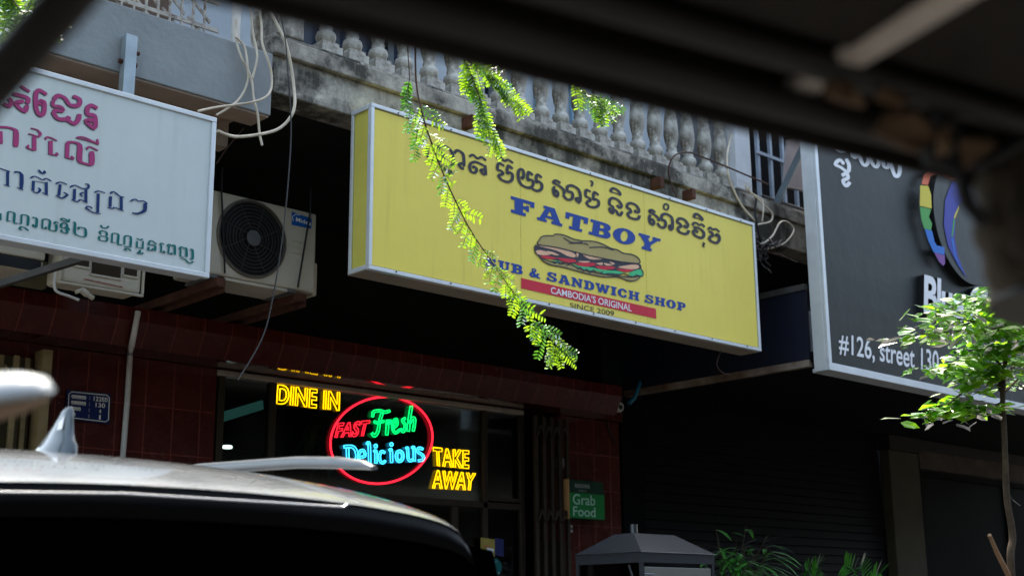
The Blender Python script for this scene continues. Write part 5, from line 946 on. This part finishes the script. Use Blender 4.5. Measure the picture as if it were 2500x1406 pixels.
for s in (-1, 1):
    mb = MB(); rows = []
    for v in (-.03, .12, .45, .9, 1.4, 1.9, 2.3):
        zt = (1.66 + min(max(v, 0), .5) * .2) if v < 2.2 else 1.5; rows.append([(CX + s * ((.80 if v < .1 else .832) + (1.66 - z) * .19 + .01), CY + v - (.1 * (1.66 - z) if v < .1 else 0), z) for z in (zt, 1.4, 1.14)])
    mb.grid(rows); mb.build('side_window', m_carglass, car, smooth=True)
    for v in (.75, 3.25):
        mb = MB(); c = V((CX + s * .86, CY + v, .34)); mb.tube([c + V((-.1, 0, 0)), c + V((.1, 0, 0))], .34, 28); wl = mb.build('wheel', m_rubber, car)
        mb = MB(); mb.tube([c + V((s * .101, 0, 0)), c + V((s * .108, 0, 0))], .22, 20); mb.build('rim', m_inox, wl)
mb = MB(); mb.grid([[(CX + u * .62, CY + 2.53, 1.77) for u in (-1, -.5, 0, .5, 1)], [(CX + u * .68, CY + 3.12, 1.285) for u in (-1, -.5, 0, .5, 1)]]); mb.build('windscreen', m_carglass, car)
# fallen leaf bits on the roof
for k in range(9):
    mb = MB(); x = CX + rnd.uniform(.25, .5); y = CY + rnd.uniform(.15, .6); mb.poly([(x, y, 1.9), (x + .02, y + .004, 1.902), (x + .024, y + .014, 1.9), (x + .004, y + .012, 1.901)])
    z_ = 0
lfm = MB()
for k in range(12):
    v = rnd.uniform(.18, .5); u = rnd.uniform(.2, .52); zt = 1.80 + (v - .14) * .14 if v < .6 else 1.87; z = zt - .09 * (.06 + .9 * (u / .67) ** 2) + .006; a = rnd.uniform(0, 3); c = V((CX + u, CY + v, z)); d = V((cos(a), sin(a), .05)); s = V((-sin(a), cos(a), .1)); lfm.poly([c, c + d * .012 + s * .004, c + d * .025, c + d * .012 - s * .005])
tag(lfm.build('fallen_leaves', mat('dry_leaf_orange', (.40, .16, .03), .8, var=.4)), 'scattering of tiny orange dry leaves on the silver car roof', 'fallen leaves', kind='stuff')

# ---------------------------------------------------------------- the tuk-tuk we look out of
tk = thing('tuk_tuk', (0, 0, 0), 'dark tuk-tuk canopy, rails and rolled curtain framing the view', 'tuk-tuk')
nv_, av_ = V((.242, .970, 0)), V((.970, -.242, 0)); DN = .75
def pl(x, y, dn=DN): r = ray(x, y); return r * (dn / r.dot(nv_)) + V((0, 0, EYE))
def along(a, dn, z): return av_ * a + nv_ * dn + V((0, 0, EYE + z - .026 * (a - .25)))
zl = .372
AA = (-1.4, -.4, .3, .8, 1.7)
def prof_strip(name, m, pr, par=tk, **k):
    mb = MB(); mb.grid([[along(a, d, z) for a in AA] for d, z in pr]); return mb.build(name, m, par, **k)
prof_strip('canopy', m_tuk, [(DN - .10, zl + .032), (.35, zl + .06), (-.2, zl + .09), (-.9, zl + .1), (-.9, zl + .14), (-.2, zl + .13), (.5, zl + .1), (DN + .02, zl + .085), (DN + .035, zl + .06)])
prof_strip('valance', m_tuk, [(DN - .012, zl + .05), (DN, zl), (DN + .01, zl + .002), (DN + .034, zl + .0601)])
for dn, z, rr_ in ((DN - .028, zl + .014, .013), (DN - .075, zl + .026, .011)):
    mb = MB(); mb.tube([along(a, dn, z) for a in AA], rr_, 14); mb.build('side_rail', m_tukbar, tk, smooth=True)
zb_ = zl + .022
A_0, A_1 = onZ(1880, 262, EYE + zb_ - .006), onZ(2510, -122, EYE + zb_ + .01)
mb = MB(); mb.bar(A_0, A_1, .026, .012); mb.build('roof_bow', m_bow, tk, bevel=.004)
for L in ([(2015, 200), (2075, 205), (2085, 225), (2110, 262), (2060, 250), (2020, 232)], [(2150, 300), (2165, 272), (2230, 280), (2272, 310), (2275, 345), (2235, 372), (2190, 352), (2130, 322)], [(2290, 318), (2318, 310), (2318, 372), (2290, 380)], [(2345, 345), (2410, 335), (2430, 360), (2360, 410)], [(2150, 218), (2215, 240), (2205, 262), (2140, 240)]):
    P = [pl(x, y, DN - .085 + .006 * sin(i * 2.3)) for i, (x, y) in enumerate(L)]; mb = MB(); mb.poly(P); mb.build('lit_ceiling_patch', m_tan, tk, solid=.006)  # tan patches added for lit bits of the ceiling, light put into their colour
mb = MB(); P = smooth_pts([pl(x, y, DN - .06) for x, y in ((2420, 410), (2428, 480), (2420, 560), (2430, 630), (2465, 695))], 4); mb.tube(P, [.008 + .007 * abs(sin(i * .55)) for i in range(len(P))], 10); mb.build('curtain_fringe', mat('faded_fringe', (.075, .06, .046), .9, var=.35, scale=18), tk, smooth=True)
mb = MB(); Q = [pl(x, y, DN - .03) for x, y in ((2530, 250), (2508, 400), (2500, 520), (2508, 610), (2520, 655), (2525, 675))]; mb.tube(smooth_pts(Q, 4), [.03, .03, .032, .034, .036, .036, .033, .034, .036, .038, .036, .034, .032, .031, .030, .030, .030, .028, .024, .018, .008], 14); mb.build('rolled_curtain', m_curt, tk, smooth=True)
mb = MB(); mb.tube([pl(2570, 250, DN - .01), pl(2560, 760, DN - .01)], .05, 14); mb.build('corner_post', m_tukbar, tk, smooth=True)
mb = MB()
for S_ in ([(2275, 275), (2300, 310), (2285, 370), (2300, 395), (2340, 425), (2370, 500), (2400, 540)], [(2310, 290), (2335, 330), (2345, 400), (2352, 480), (2390, 530)], [(2500, 340), (2430, 380), (2370, 405), (2300, 400)], [(2260, 390), (2310, 402), (2360, 400)]):
    mb.tube(smooth_pts([pl(x, y, DN - .07) for x, y in S_], 5), .0055, 8)
mb.build('cords', m_kcable, tk, smooth=True)
mb = MB(); mb.tube([at(-170, 372, .72), at(110, 64, .72), at(330, -190, .74)], .0135, 14); mb.build('front_pillar', m_tukbar, tk, smooth=True)
# wing mirror on the left
mir = bpy.data.objects.new('wing_mirror', None); COL.objects.link(mir); mir.parent = tk; mir.location = at(20, 970, 1.25) - wloc(tk)
cen = at(-20, 970, 1.25); ax = (at(110, 950, 1.25) - at(-140, 985, 1.25)).normalized(); up = (AU - ax * AU.dot(ax)).normalized(); dp = ax.cross(up)
rows = []; rowu = []
for s_, hh, dd in ((-.13, .026, .04), (-.09, .028, .045), (-.04, .028, .045), (.0, .026, .042), (.03, .022, .036), (.05, .015, .025), (.056, .006, .012)):
    c = cen + ax * s_ + up * (.0 if s_ < 0 else -.002); rows.append([c + up * hh * sin(a * pi / 12) * (1 if sin(a * pi / 12) > 0 else .3) + dp * dd * cos(a * pi / 12) for a in range(24)])
mb = MB(); mb.grid(rows, True); mb.poly(rows[-1]); mb.build('housing', m_mir, mir, smooth=True)
mb = MB(); c = cen - up * .012
mb.grid([[cen + ax * s_ - up * (.009 + h_) + dp * d_ for s_, d_, h_ in ((-.13, w_, .018 * g), (-.06, w_, .016 * g), (.0, w_ * .9, .012 * g), (.03, w_ * .75, .008 * g), (.048, w_ * .5, .002 * g))] for w_, g in ((.038, 0), (.02, .9), (0, 1.2), (-.02, .9), (-.04, 0))]); mb.build('underside', m_mirun, mir, smooth=True)
mb = MB(); mb.tube([cen - ax * .1, cen - ax * .25 + up * .02, at(-560, 800, 1.1)], .01, 8); mb.build('mirror_arm', m_tukbar, mir)

# ---------------------------------------------------------------- houses added across the street (unseen behind the camera, to close off the low sky)
for i, (x0, x1, h) in enumerate(((-14, -5.2, 9.5), (-5, 3.8, 11), (4, 12.8, 10), (13, 22, 9), (22.2, 45, 10.5), (45.2, 80, 12))):
    o = thing('sky_blocker_house', (x0, -10, 0), ('plain dark house added across the street, leftmost of all', 'tallest dark house added across the street', 'dark house added across the street facing the sandwich shop', 'lowest dark house added across the street', 'long dark house added across the street past the low one', 'longest dark house added across the street at the far right end')[i], 'building', 'houses added across the street to block low sky')
    mb = MB(); mb.box(x0, x1, -16, -10, 0, h); mb.build('wall', m_opp, o); mb = MB(); mb.box(x0, x1, -10, -8.6, 4.2, 4.5); mb.box(x0, x1, -10, -8.8, h - 2.6, h - 2.4); mb.build('balcony_slab', m_opptrim, o)
    for x in (x0 + 1, x0 + 4, x0 + 6.6):
        for z in (1., 5.2):
            mb = MB(); mb.box(x, x + 1.6, -9.995, -9.95, z, z + 2); mb.build('window', m_dglass if False else m_blackwall, o)
